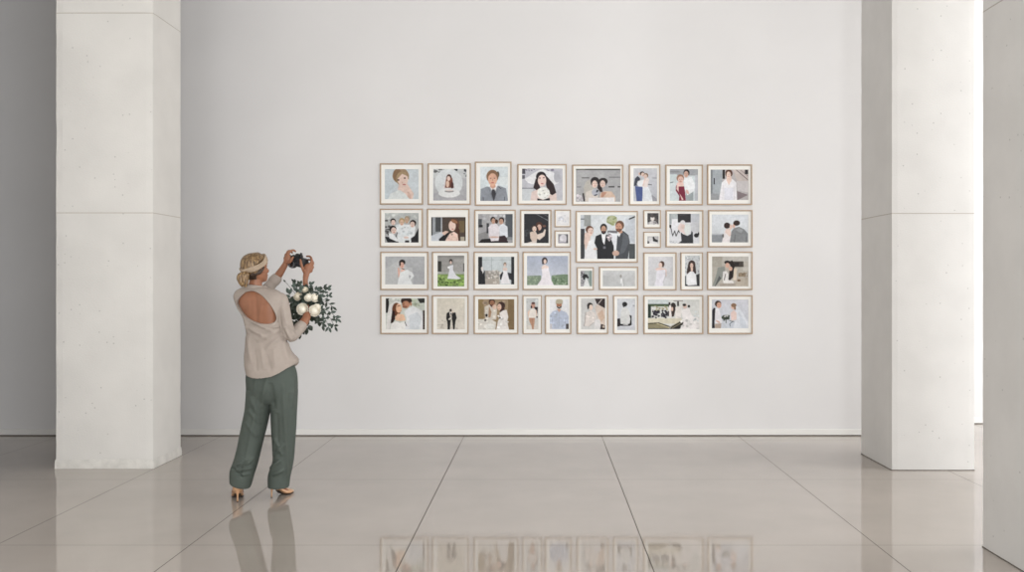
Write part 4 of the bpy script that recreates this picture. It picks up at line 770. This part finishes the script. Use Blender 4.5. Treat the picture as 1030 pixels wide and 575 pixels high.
# yoke over the shoulders and a collar band
limb(bm, [(*W3(252, 291.0, .03), .040), (*W3(268, 294.8, .01), .041), (*W3(281, 301.2, -.03), .050)], 5, 20)
limb(bm, [(*W3(258, 291.0, .04), .038), (*W3(247.5, 294.2, .05), .040), (*W3(242, 299.6, .07), .046)], 5, 20)
rng_ = random.Random(11)
def fold(px, py, ax, ay, bx_, by, w, amp):    # a soft ridge along a line
    ex, ey = bx_-ax, by-ay; t = np.clip(((px-ax)*ex+(py-ay)*ey)/(ex*ex+ey*ey), 0, 1)
    return amp*np.exp(-((px-ax-t*ex)**2+(py-ay-t*ey)**2)/w**2)*np.sin(np.clip(t, .0, 1)*math.pi)**.5
def blouse_fn(co, no):
    px, py = px_of(co); co = co.copy()
    isback = (no[:, 1] < .25) & (co[:, 1] < YP+.06)
    amp = np.zeros(len(co))
    folds = [(282, 326, 262, 336, 2.0, .010), (283, 331, 258, 343, 2.2, .010), (284, 337, 266, 351, 2.2, .009), (252, 322, 276, 334, 1.6, .008), (248, 328, 270, 341, 1.8, .008),
             (249, 337, 254, 366, 2.4, .009), (262, 345, 266, 372, 2.6, .008), (284, 343, 290, 366, 2.4, .009), (275, 350, 277, 370, 2.2, .006), (246, 316, 250, 336, 1.6, .007),
             (284, 306, 288, 326, 1.6, .005), (287, 330, 293, 342, 1.5, .008), (290, 326, 296, 337, 1.4, .007), (280, 305, 283, 330, 1.3, -.004), (284, 330, 290, 345, 1.2, -.006),
             (266, 327, 282, 329, 1.4, .007), (268, 356, 273, 374, 2.0, -.006), (256, 350, 258, 374, 1.8, -.006)]
    for f_ in folds: amp += fold(px, py, *f_)
    nz = np.array([noise.noise(Vector((a*9, b_*9, c*5))) for a, b_, c in co])
    amp += .004*nz
    co += no*np.clip(amp*1.5, -.009, .018)[:, None]
    # the opening in the back: the cloth ends in a narrow hem and the skin shows
    d = sdist(px, py, OPEN)
    m_ = isback & (px > 232) & (px < 282) & (py > 288) & (py < 330)
    t = np.clip((.4-d)/.9, 0, 1); t = t*t*(3-2*t)
    rim = np.exp(-((d-1.0)/.7)**2)*.004
    co[:, 1] += np.where(m_, t*.040-rim, 0)
    return co
blouse = fuse('blouse', bm, M_blouse, .0040, person, 2, blouse_fn)
# cuffs and collar
def band(name, pts, m, parent):
    bm = bmesh.new(); limb(bm, pts, 4, 24)
    o = fuse(name, bm, m, .0038, None, 1); o.parent = parent; return o
band('cuff', [(*W3(301.0, 330.0, .046), .0425), (*W3(303.0, 327.8, .058), .0415)], M_blouse, blouse)
band('cuff', [(*W3(275.8, 282.4, .305), .0435), (*W3(277.8, 280.2, .305), .042)], M_blouse, blouse)
bm = bmesh.new()
cp = []
for k in range(33):
    a = math.radians(-250+320*k/32)
    cp.append((*(W3(257.3, 289.6, .032)+Vector((.070*math.cos(a), .062*math.sin(a), .006+.012*math.cos(a)*-.6))), .010, .017))
limb(bm, cp, 2, 14, flat=Vector((0, 0, 1)))
o = fuse('collar', bm, M_blouse, .0038, None, 2); o.parent = blouse

# ---------- trousers
bm = bmesh.new()
def leg_rings(rows, seg=56):
    out = []
    for (py, xl, xr, hd, dc, tilt_) in catmull(rows, 6):
        c = W3((xl+xr)/2, py, dc); hw = (xr-xl)/2*PM*(1+dc/YP*0); ring = []
        for k in range(seg):
            a = 2*math.pi*k/seg; ca, sa = math.cos(a), math.sin(a); e = 2.2; q = (abs(ca)**e+abs(sa)**e)**(-1/e)
            ring.append(Vector((c.x+hw*ca*q, c.y+hd*sa*q, c.z+tilt_*ca*hw)))
        out.append(ring)
    return out
loft(bm, leg_rings([(356, 254, 290, .100, 0, 0), (364, 250, 294.5, .118, 0, 0), (372, 248.8, 298, .128, 0, 0), (380, 248, 299.2, .134, 0, 0), (390, 248.3, 299.2, .138, 0, 0), (399, 248.0, 298.6, .120, 0, 0), (405, 250, 297, .09, 0, 0)]))
loft(bm, leg_rings([(392, 248.4, 275, .115, .0, 0), (404, 247.4, 274, .112, 0, 0), (413.5, 246.4, 271.3, .108, 0, 0), (426, 244, 268.5, .102, -.01, 0), (440, 241, 265, .098, -.02, 0), (452, 238.6, 262, .098, -.03, 0), (462, 236.2, 259.6, .100, -.045, 0), (470, 233.0, 257.6, .103, -.055, 0), (476, 231.8, 255.2, .106, -.06, -.08), (483, 231.8, 252.4, .106, -.06, -.28), (487, 231.9, 250.4, .104, -.06, -.40)]))
loft(bm, leg_rings([(392, 270, 299.2, .115, 0, 0), (404, 272, 298.4, .112, 0, 0), (414, 272.8, 297.7, .108, 0, 0), (428, 273.4, 297.2, .102, .005, 0), (440, 274, 296.5, .098, .01, 0), (452, 274.8, 295.8, .098, .015, 0), (462, 275.0, 294.9, .1, .02, 0), (470, 272.6, 293.6, .103, .025, 0), (476, 270.6, 292.2, .106, .03, 0), (483, 270.1, 291.0, .106, .03, 0), (489, 270.2, 290.4, .104, .03, -.03)]))
def tr_fn(co, no):
    px, py = px_of(co); co = co.copy(); amp = np.zeros(len(co))
    folds = [(254, 470, 236, 474, 1.5, .012), (250, 465, 238, 468, 1.3, .010), (256, 460, 244, 470, 1.5, .010), (252, 476, 240, 478, 1.3, .007), (233, 470, 244, 480, 1.3, -.008), (246, 462, 240, 482, 1.4, -.007),
             (251, 400, 262, 420, 2.0, .009), (249, 412, 262, 426, 2.0, .008), (247, 424, 258, 440, 1.8, .007), (268, 380, 262, 410, 1.8, .007), (272, 385, 276, 412, 2.2, -.010),
             (260, 396, 247, 460, 1.3, .006), (284, 385, 289, 480, 1.6, .007), (290, 395, 291, 470, 1.8, -.006), (276, 440, 284, 458, 1.6, .008), (275, 458, 286, 446, 1.5, .008), (272, 472, 282, 462, 1.5, .010), (274, 478, 286, 472, 1.4, .008), (279, 415, 279, 450, 2.0, -.006),
             (296, 380, 293, 410, 1.8, .006), (258, 380, 254, 398, 2, .006)]
    for f_ in folds: amp += fold(px, py, *f_)
    nz = np.array([noise.noise(Vector((a*10, b_*10, c*4))) for a, b_, c in co])
    co += no*(np.clip(1.5*amp*(1+.5*nz), -.016, .020)+.004*nz)[:, None]
    return co
fuse('trousers', bm, M_trouser, .0044, person, 2, tr_fn)

# ---------- shoes: pointed pumps with stiletto heels
for h, d in ((HL, dirL), (HR, dirR)):
    fp = foot_pts(h, d); side = Vector((d.y, -d.x, 0)); bm = bmesh.new()
    if d.x > .2: d = d*.80
    Z = Vector((0, 0, 1))
    # upper: heel cup, waist, toe box
    def sec(c, w_, lo, hi, n=24):
        r = []
        for k in range(n):
            a = 2*math.pi*k/n; ca, sa = math.cos(a), math.sin(a)
            r.append(c+side*w_*ca+Z*((hi if sa > 0 else lo)*sa))
        return r
    rows = [(h+d*-.016+Z*(HH+.010), .012, .004, .038), (h+d*-.012+Z*(HH+.006), .026, .008, .055), (h+d*.010+Z*(HH), .0335, .010, .050), (h+d*.045+Z*(HH-.022), .034, .010, .034), (h+d*.085+Z*(.045), .036, .010, .026),
            (h+d*.125+Z*.024, .042, .011, .034), (h+d*.165+Z*.016, .044, .012, .030), (h+d*.205+Z*.014, .036, .011, .022), (h+d*.240+Z*.012, .020, .009, .014), (h+d*.262+Z*.010, .006, .006, .008)]
    rr = []
    flat_rows = catmull([(*c, w_, lo, hi) for c, w_, lo, hi in rows], 4)
    for p in flat_rows: rr.append(sec(Vector(p[:3]), p[3], p[4], p[5]))
    loft(bm, rr)
    up_ = fuse('shoe', bm, M_shoe, .0032, person, 2)
    bm = bmesh.new()
    loft(bm, [[h+d*dx+Vector((0, 0, z))+(d*math.cos(a)*ry+side*math.sin(a)*rx) for a in [2*math.pi*k/16 for k in range(16)]]
              for z, dx, rx, ry in ((.004, 0, .0048, .0048), (.02, .0, .0046, .0046), (.045, .001, .0058, .0062), (.066, .004, .011, .012), (.080, .009, .022, .020), (HH+.004, .012, .029, .026))])
    hl = bm_obj('heel', bm, M_shoe, smooth=True); hl.parent = up_; hl.matrix_parent_inverse = Matrix.Identity(4)
    bm = bmesh.new()
    limb(bm, [(*(h+d*.060+Z*.050), .020, .0022), (*(h+d*.095+Z*.022), .026, .0022), (*(h+d*.135+Z*.0065), .037, .0024), (*(h+d*.175+Z*.0026), .041, .0024), (*(h+d*.215+Z*.0026), .031, .0024), (*(h+d*.252+Z*.0026), .010, .0024)], 5, 16, flat=Z)
    for k in range(1):
        loft(bm, [[h+Vector((math.cos(a)*.0055, math.sin(a)*.0055, z)) for a in [2*math.pi*k2/12 for k2 in range(12)]] for z in (.0002, .0045)])
    so = bm_obj('sole', bm, M_sole, smooth=True); so.parent = up_; so['label'] = 'dark brown sole and heel tip'

# ---------------------------------------------------------------- the camera she holds
M_cam = mat('black_camera_body', '0C0C0E', .4, bump=.15, bscale=700, spec=.5)
M_camg = mat('black_gloss', '0C0C0F', .08, spec=.8, coat=.6)
M_camr = mat('grey_metal_ring', '77777C', .3, metal=.8)
M_rub = mat('black_rubber', '111113', .7, bump=.3, bscale=300)
M_screen = mat('camera_screen', '23262C', .1, spec=.8)
cam_root = empty('photo_camera', CAMC, 'black camera held up by the woman in both hands', 'camera')
Rz = Matrix.Rotation(math.radians(-14), 4, 'Z'); Ry = Matrix.Rotation(math.radians(13), 4, 'Y')
CM = Ry @ Rz
def cobj(name, bm, m, parent=cam_root, smooth=False):
    bm.transform(CM); return bm_obj(name, bm, m, parent, smooth)
def cyl(bm, c, ax, prof, seg=36):
    """turned shape: prof = (distance along ax, radius)"""
    ax = Vector(ax).normalized(); u = ax.orthogonal().normalized(); v = ax.cross(u)
    loft(bm, [[Vector(c)+ax*t+u*math.cos(a)*r+v*math.sin(a)*r for a in [2*math.pi*k/seg for k in range(seg)]] for t, r in prof])
# local axes: x right, y away from her, z up
bm = bmesh.new(); bx(bm, -.058, .058, -.022, .022, -.042, .030, 0, .008); cobj('camera_body', bm, M_cam)
bm = bmesh.new()                              # viewfinder hump
bmv = [(-.026, .028), (-.020, .046), (-.012, .054), (.012, .054), (.020, .046), (.026, .028)]
loft(bm, [[Vector((x, y, z)) for x, z in bmv] for y in (-.020, .026)])
bmesh.ops.bevel(bm, geom=list(bm.edges), offset=.002, segments=2, affect='EDGES'); cobj('viewfinder_hump', bm, M_cam)
bm = bmesh.new(); bx(bm, -.014, .014, -.032, -.020, .030, .050, 0, .003); cobj('eyecup', bm, M_rub)
bm = bmesh.new(); bx(bm, .030, .066, -.018, .040, -.044, .026, 0, .010); cobj('hand_grip', bm, M_rub)
bm = bmesh.new(); bx(bm, -.005, .038, -.0245, -.021, -.030, .018, 0, .002)
sc = cobj('rear_screen', bm, M_screen)
bm = bmesh.new(); cyl(bm, (-.040, 0, .028), (0, 0, 1), [(0, .011), (.009, .011), (.010, .009)]); cobj('mode_dial', bm, M_cam, smooth=False)
bm = bmesh.new(); cyl(bm, (.016, -.004, .050), (.15, 0, 1), [(0, .006), (.006, .006), (.008, .0095), (.013, .009), (.014, .006)]); cobj('flash_shoe_knob', bm, M_cam)
bm = bmesh.new(); cyl(bm, (.046, .022, .026), (0, .2, 1), [(0, .008), (.006, .008), (.007, .006)]); cobj('shutter_button', bm, M_camr)
bm = bmesh.new(); cyl(bm, (0, .02, -.006), (0, 1, 0), [(0, .034), (.02, .034), (.022, .036), (.060, .036), (.062, .034), (.09, .034), (.092, .030), (.086, .027)]); cobj('lens', bm, M_cam, smooth=False)
# the round glossy piece low on the near side, turned towards the viewer
bm = bmesh.new(); axr = Vector((-.15, -1, -.12)); cyl(bm, (-.022, -.016, -.030), axr, [(-.01, .031), (.012, .031), (.016, .029), (.022, .029), (.024, .026)]); rb = cobj('round_barrel', bm, M_cam)
bm = bmesh.new(); cyl(bm, Vector((-.022, -.016, -.030))+axr.normalized()*.0235, axr, [(0, .0275), (.003, .0275), (.003, .0235), (-.002, .022)]); cobj('barrel_ring', bm, M_camr, rb)
bm = bmesh.new()
loft(bm, [[Vector((-.022, -.016, -.030))+axr.normalized()*t+Vector((1, 0, 0))*math.cos(a)*r+Vector((0, 0, 1))*math.sin(a)*r for a in [2*math.pi*k/32 for k in range(32)]] for t, r in ((.018, .0235), (.022, .020), (.0245, .012), (.025, .002))])
cobj('barrel_glass', bm, M_camg, rb, True)

# ---------------------------------------------------------------- the bouquet
M_rose = mat('white_rose_petals', 'E3DCCC', .6, spec=.25, sss=.05, var=.03, vscale=60)
M_rose2 = mat('muted_cream_petals', 'CFC6B2', .6, spec=.25, var=.08, vscale=60)
M_leaf = mat('dark_green_leaves', '2B342A', .5, var=.3, vscale=40, spec=.4)
M_leaf2 = mat('grey_green_eucalyptus_leaves', '46524A', .55, var=.25, vscale=40, spec=.35)
M_stem = mat('green_stems', '4A5038', .6, var=.2, vscale=40)
DB = .17
bq = empty('bouquet', W3(310, 312, DB), 'bouquet of white roses and dark green foliage at the woman\'s right forearm', 'bouquet')
def rose(px, py, rpx, d, m, face=(0.05, -1, .25), seed=0, openness=1.0):
    rn = random.Random(seed); R = rpx*PM*1.06; c = W3(px, py, d); ax = Vector(face).normalized()
    u = ax.cross(Vector((0, 0, 1))).normalized(); v = u.cross(ax)
    bm = bmesh.new()
    # core bud
    ell = [(-.75, .25), (-.5, .62), (-.1, .66), (.25, .5), (.42, .28), (.48, .06)]
    loft(bm, [[c+ax*t*R+(u*math.cos(a)+v*math.sin(a))*r*R for a in [2*math.pi*k/24 for k in range(24)]] for t, r in ell])
    # petals in spiral rings, each a cupped sheet with a rolled lip
    k = 0
    for ring, (n, r0, tip, wid) in enumerate(((3, .20, .56, .30), (4, .34, .52, .42), (5, .50, .40, .52), (6, .68, .22, .62), (7, .84, -.02, .68))):
        for i in range(n):
            a0 = 2*math.pi*(i/n)+ring*.7+rn.uniform(-.15, .15); G_ = []
            nu, nv = 7, 7; rj = rn.uniform(.93, 1.06)
            for b in range(nv+1):
                t = b/nv; row = []
                for a in range(nu+1):
                    s_ = (a/nu-.5)*2; ang = a0+s_*wid*1.25*math.sin(math.pi*min(1, .35+.65*t)*.62)
                    rad = R*(r0*.55+(r0*.50)*math.sin(t*math.pi*.55))*rj*(1+.04*s_*s_)
                    if t > .8: rad += R*.07*(t-.8)/.2*openness
                    z = R*(-.70+(tip+.70)*t-.10*s_*s_*t)-(R*.05 if t > .93 else 0)
                    row.append(bm.verts.new(c+ax*z+(u*math.cos(ang)+v*math.sin(ang))*rad))
                G_.append(row)
            fs = [bm.faces.new((G_[b][a], G_[b][a+1], G_[b+1][a+1], G_[b+1][a])) for b in range(nv) for a in range(nu)]
    me = bpy.data.meshes.new('rose'); bm.to_mesh(me); bm.free(); o = link('rose', me, m, None, True); reparent(o, bq)
    sd = o.modifiers.new('t', 'SOLIDIFY'); sd.thickness = .0009
    return o
rose(303.8, 310.6, 6.0, DB-.06, M_rose, (-.08, -1, .12), 1)['label'] = 'round creamy white rose, fully open'
rose(316.2, 312.2, 5.7, DB-.05, M_rose, (.15, -1, .05), 2)
rose(319.6, 308.8, 4.0, DB-.03, M_rose, (.5, -.9, .3), 12)
rose(310.4, 298.4, 4.9, DB-.045, M_rose, (-.05, -1, .45), 3)
rose(316.6, 299.2, 4.4, DB-.035, M_rose, (.3, -1, .35), 4)
rose(299.2, 297.8, 4.6, DB-.03, M_rose2, (-.35, -1, .4), 5)['label'] = 'muted cream rose in the leaves'
rose(306.2, 290.8, 3.6, DB-.02, M_rose2, (0, -.8, .8), 6)['label'] = 'muted cream rose at the top'
def leaf(bm, p, d, L, Wd, nrm, curl=.15):
    d = d.normalized(); s_ = d.cross(nrm).normalized(); n = s_.cross(d); rows = []
    for t, w_ in ((0, .06), (.15, .55), (.38, 1), (.62, .92), (.84, .5), (1, .03)):
        c = p+d*L*t+n*(-curl*L*t*t)
        rows.append([bm.verts.new(c-s_*Wd*w_*.5+n*Wd*.10*w_), bm.verts.new(c), bm.verts.new(c+s_*Wd*w_*.5+n*Wd*.10*w_)])
    for a in range(5):
        for i in range(2): bm.faces.new((rows[a][i], rows[a][i+1], rows[a+1][i+1], rows[a+1][i]))
def sprig(pts, nleaf, L, Wd, m, seed, name='leaf_sprig', spread=1.0, tip=True):
    nleaf = int(nleaf*.75); L *= 1.25; Wd *= 1.3
    """pts = [(px, py, d)...] stem path; leaves in alternate pairs along it"""
    rn = random.Random(seed); bm = bmesh.new()
    P = [Vector(q) for q in catmull([tuple(W3(*q)) for q in pts], 6)]
    limb(bm, [(*q, .0016) for q in P[::2]], 1, 6)
    for i in range(nleaf):
        t = .18+.80*i/max(1, nleaf-1); k = min(len(P)-2, int(t*(len(P)-1))); p = P[k]; dr = (P[k+1]-P[k]).normalized()
        sd = dr.cross(Vector((0, -1, 0))).normalized()*(1 if i % 2 else -1)
        d = dr*rn.uniform(.4, .9)+sd*rn.uniform(.6, 1.0)*spread+Vector((0, rn.uniform(-.5, .35), rn.uniform(-.15, .15)))
        leaf(bm, p, d, L*rn.uniform(.75, 1.15), Wd*rn.uniform(.8, 1.15), Vector((rn.uniform(-.4, .4), -1, rn.uniform(-.1, .7))), rn.uniform(-.1, .3))
    if tip: leaf(bm, P[-1], P[-1]-P[-2], L, Wd*.9, Vector((0, -1, .3)))
    me = bpy.data.meshes.new(name); bm.to_mesh(me); bm.free(); o = link(name, me, m, None, True); reparent(o, bq)
    sd = o.modifiers.new('t', 'SOLIDIFY'); sd.thickness = .0007
    return o
O_ = (309, 316, DB+.01)
SP = [
 # path end px, n, L, W, material
 ([(318, 303, DB), (325, 295, DB+.01), (329.6, 290.2, DB+.02)], 9, .032, .017, 2), ([(318, 300, DB), (322, 293, DB), (325.5, 289, DB)], 6, .028, .015, 1),
 ([(318, 305, DB-.02), (327, 303, DB-.03), (334.5, 308.3, DB-.03)], 8, .034, .014, 1), ([(320, 310, DB-.02), (331, 313, DB-.04), (339.4, 320.5, DB-.04)], 11, .032, .015, 2),
 ([(320, 311, DB-.02), (330, 317, DB-.05), (336.8, 328.4, DB-.05)], 10, .033, .015, 1), ([(321, 312, DB-.02), (327, 320, DB-.05), (331, 329.4, DB-.05)], 9, .033, .016, 2),
 ([(318, 314, DB-.02), (322.5, 320, DB-.04), (324.5, 327, DB-.04)], 7, .036, .018, 1), ([(322, 304, DB), (328, 300, DB), (331, 297, DB)], 6, .026, .014, 2),
 ([(309, 318, DB-.01), (306, 327, DB+.0), (302.8, 335.6, DB+.0)], 8, .036, .018, 1), ([(311, 318, DB-.01), (311, 325, DB-.01), (309.6, 330, DB-.01)], 6, .042, .024, 1),
 ([(300, 308, DB), (294, 303, DB), (290.6, 295.2, DB)], 8, .038, .022, 2), ([(300, 310, DB), (295, 307, DB-.01), (291.6, 303.5, DB-.01)], 7, .038, .024, 1),
 ([(302, 312, DB), (297, 311, DB-.01), (293, 309.5, DB-.01)], 7, .040, .026, 1), ([(303, 314, DB), (299, 315, DB), (294.4, 315.4, DB)], 7, .038, .025, 1), ([(303, 316, DB+.01), (299, 320, DB+.01), (296.4, 324.2, DB+.01)], 6, .036, .024, 1),
 ([(303, 300, DB), (300, 292, DB), (297.4, 287.6, DB)], 7, .034, .019, 2), ([(304, 298, DB), (301, 289, DB), (296.6, 284.0, DB)], 6, .030, .014, 1), ([(306, 298, DB+.03), (309, 290, DB+.04), (312.6, 286.2, DB+.04)], 7, .030, .017, 2),
 ([(308, 300, DB), (304, 289, DB-.01), (302, 286, DB-.01)], 6, .03, .017, 1), ([(312, 300, DB), (316, 293, DB), (318.6, 291, DB)], 6, .032, .019, 2), ([(302, 302, DB+.02), (292, 289, DB+.02), (287.2, 283.6, DB+.02)], 0, .020, .010, 1),
 ([(312, 314, DB-.02), (319, 319, DB-.03), (320.4, 322.6, DB-.03)], 6, .036, .020, 1),
]
for i, (pts, n, L, Wd, k) in enumerate(SP): sprig(pts, n, L, Wd, M_leaf if k == 1 else M_leaf2, 40+i)
# dense dark leaves filling the heart of the bouquet
rn = random.Random(5)
for k in range(26):
    a = rn.uniform(0, 6.28); r = rn.uniform(.2, 1)
    cx, cy = 309+9.5*math.cos(a)*r, 305+11*math.sin(a)*r
    sprig([(309, 307, DB+.02), ((cx+309)/2, (cy+307)/2, DB+rn.uniform(-.01, .01)), (cx+2.5*math.cos(a), cy+2.5*math.sin(a), DB+rn.uniform(-.03, .02))], 5, .042, .026, M_leaf if k % 3 else M_leaf2, 100+k)
bm = bmesh.new()
for k in range(9):
    a = 2*math.pi*k/9; o1 = Vector((math.cos(a), math.sin(a), 0))
    p0 = W3(309.5, 305, DB+.03)+o1*.045; p1 = W3(308.6, 318, DB+.01)+o1*.010; p2 = W3(307.2, 328, DB+.01)+o1*.016
    limb(bm, [(*p0, .0022), (*p1, .0024), (*p2, .0022)], 4, 8)
reparent(bm_obj('stems', bm, M_stem, smooth=True), bq)
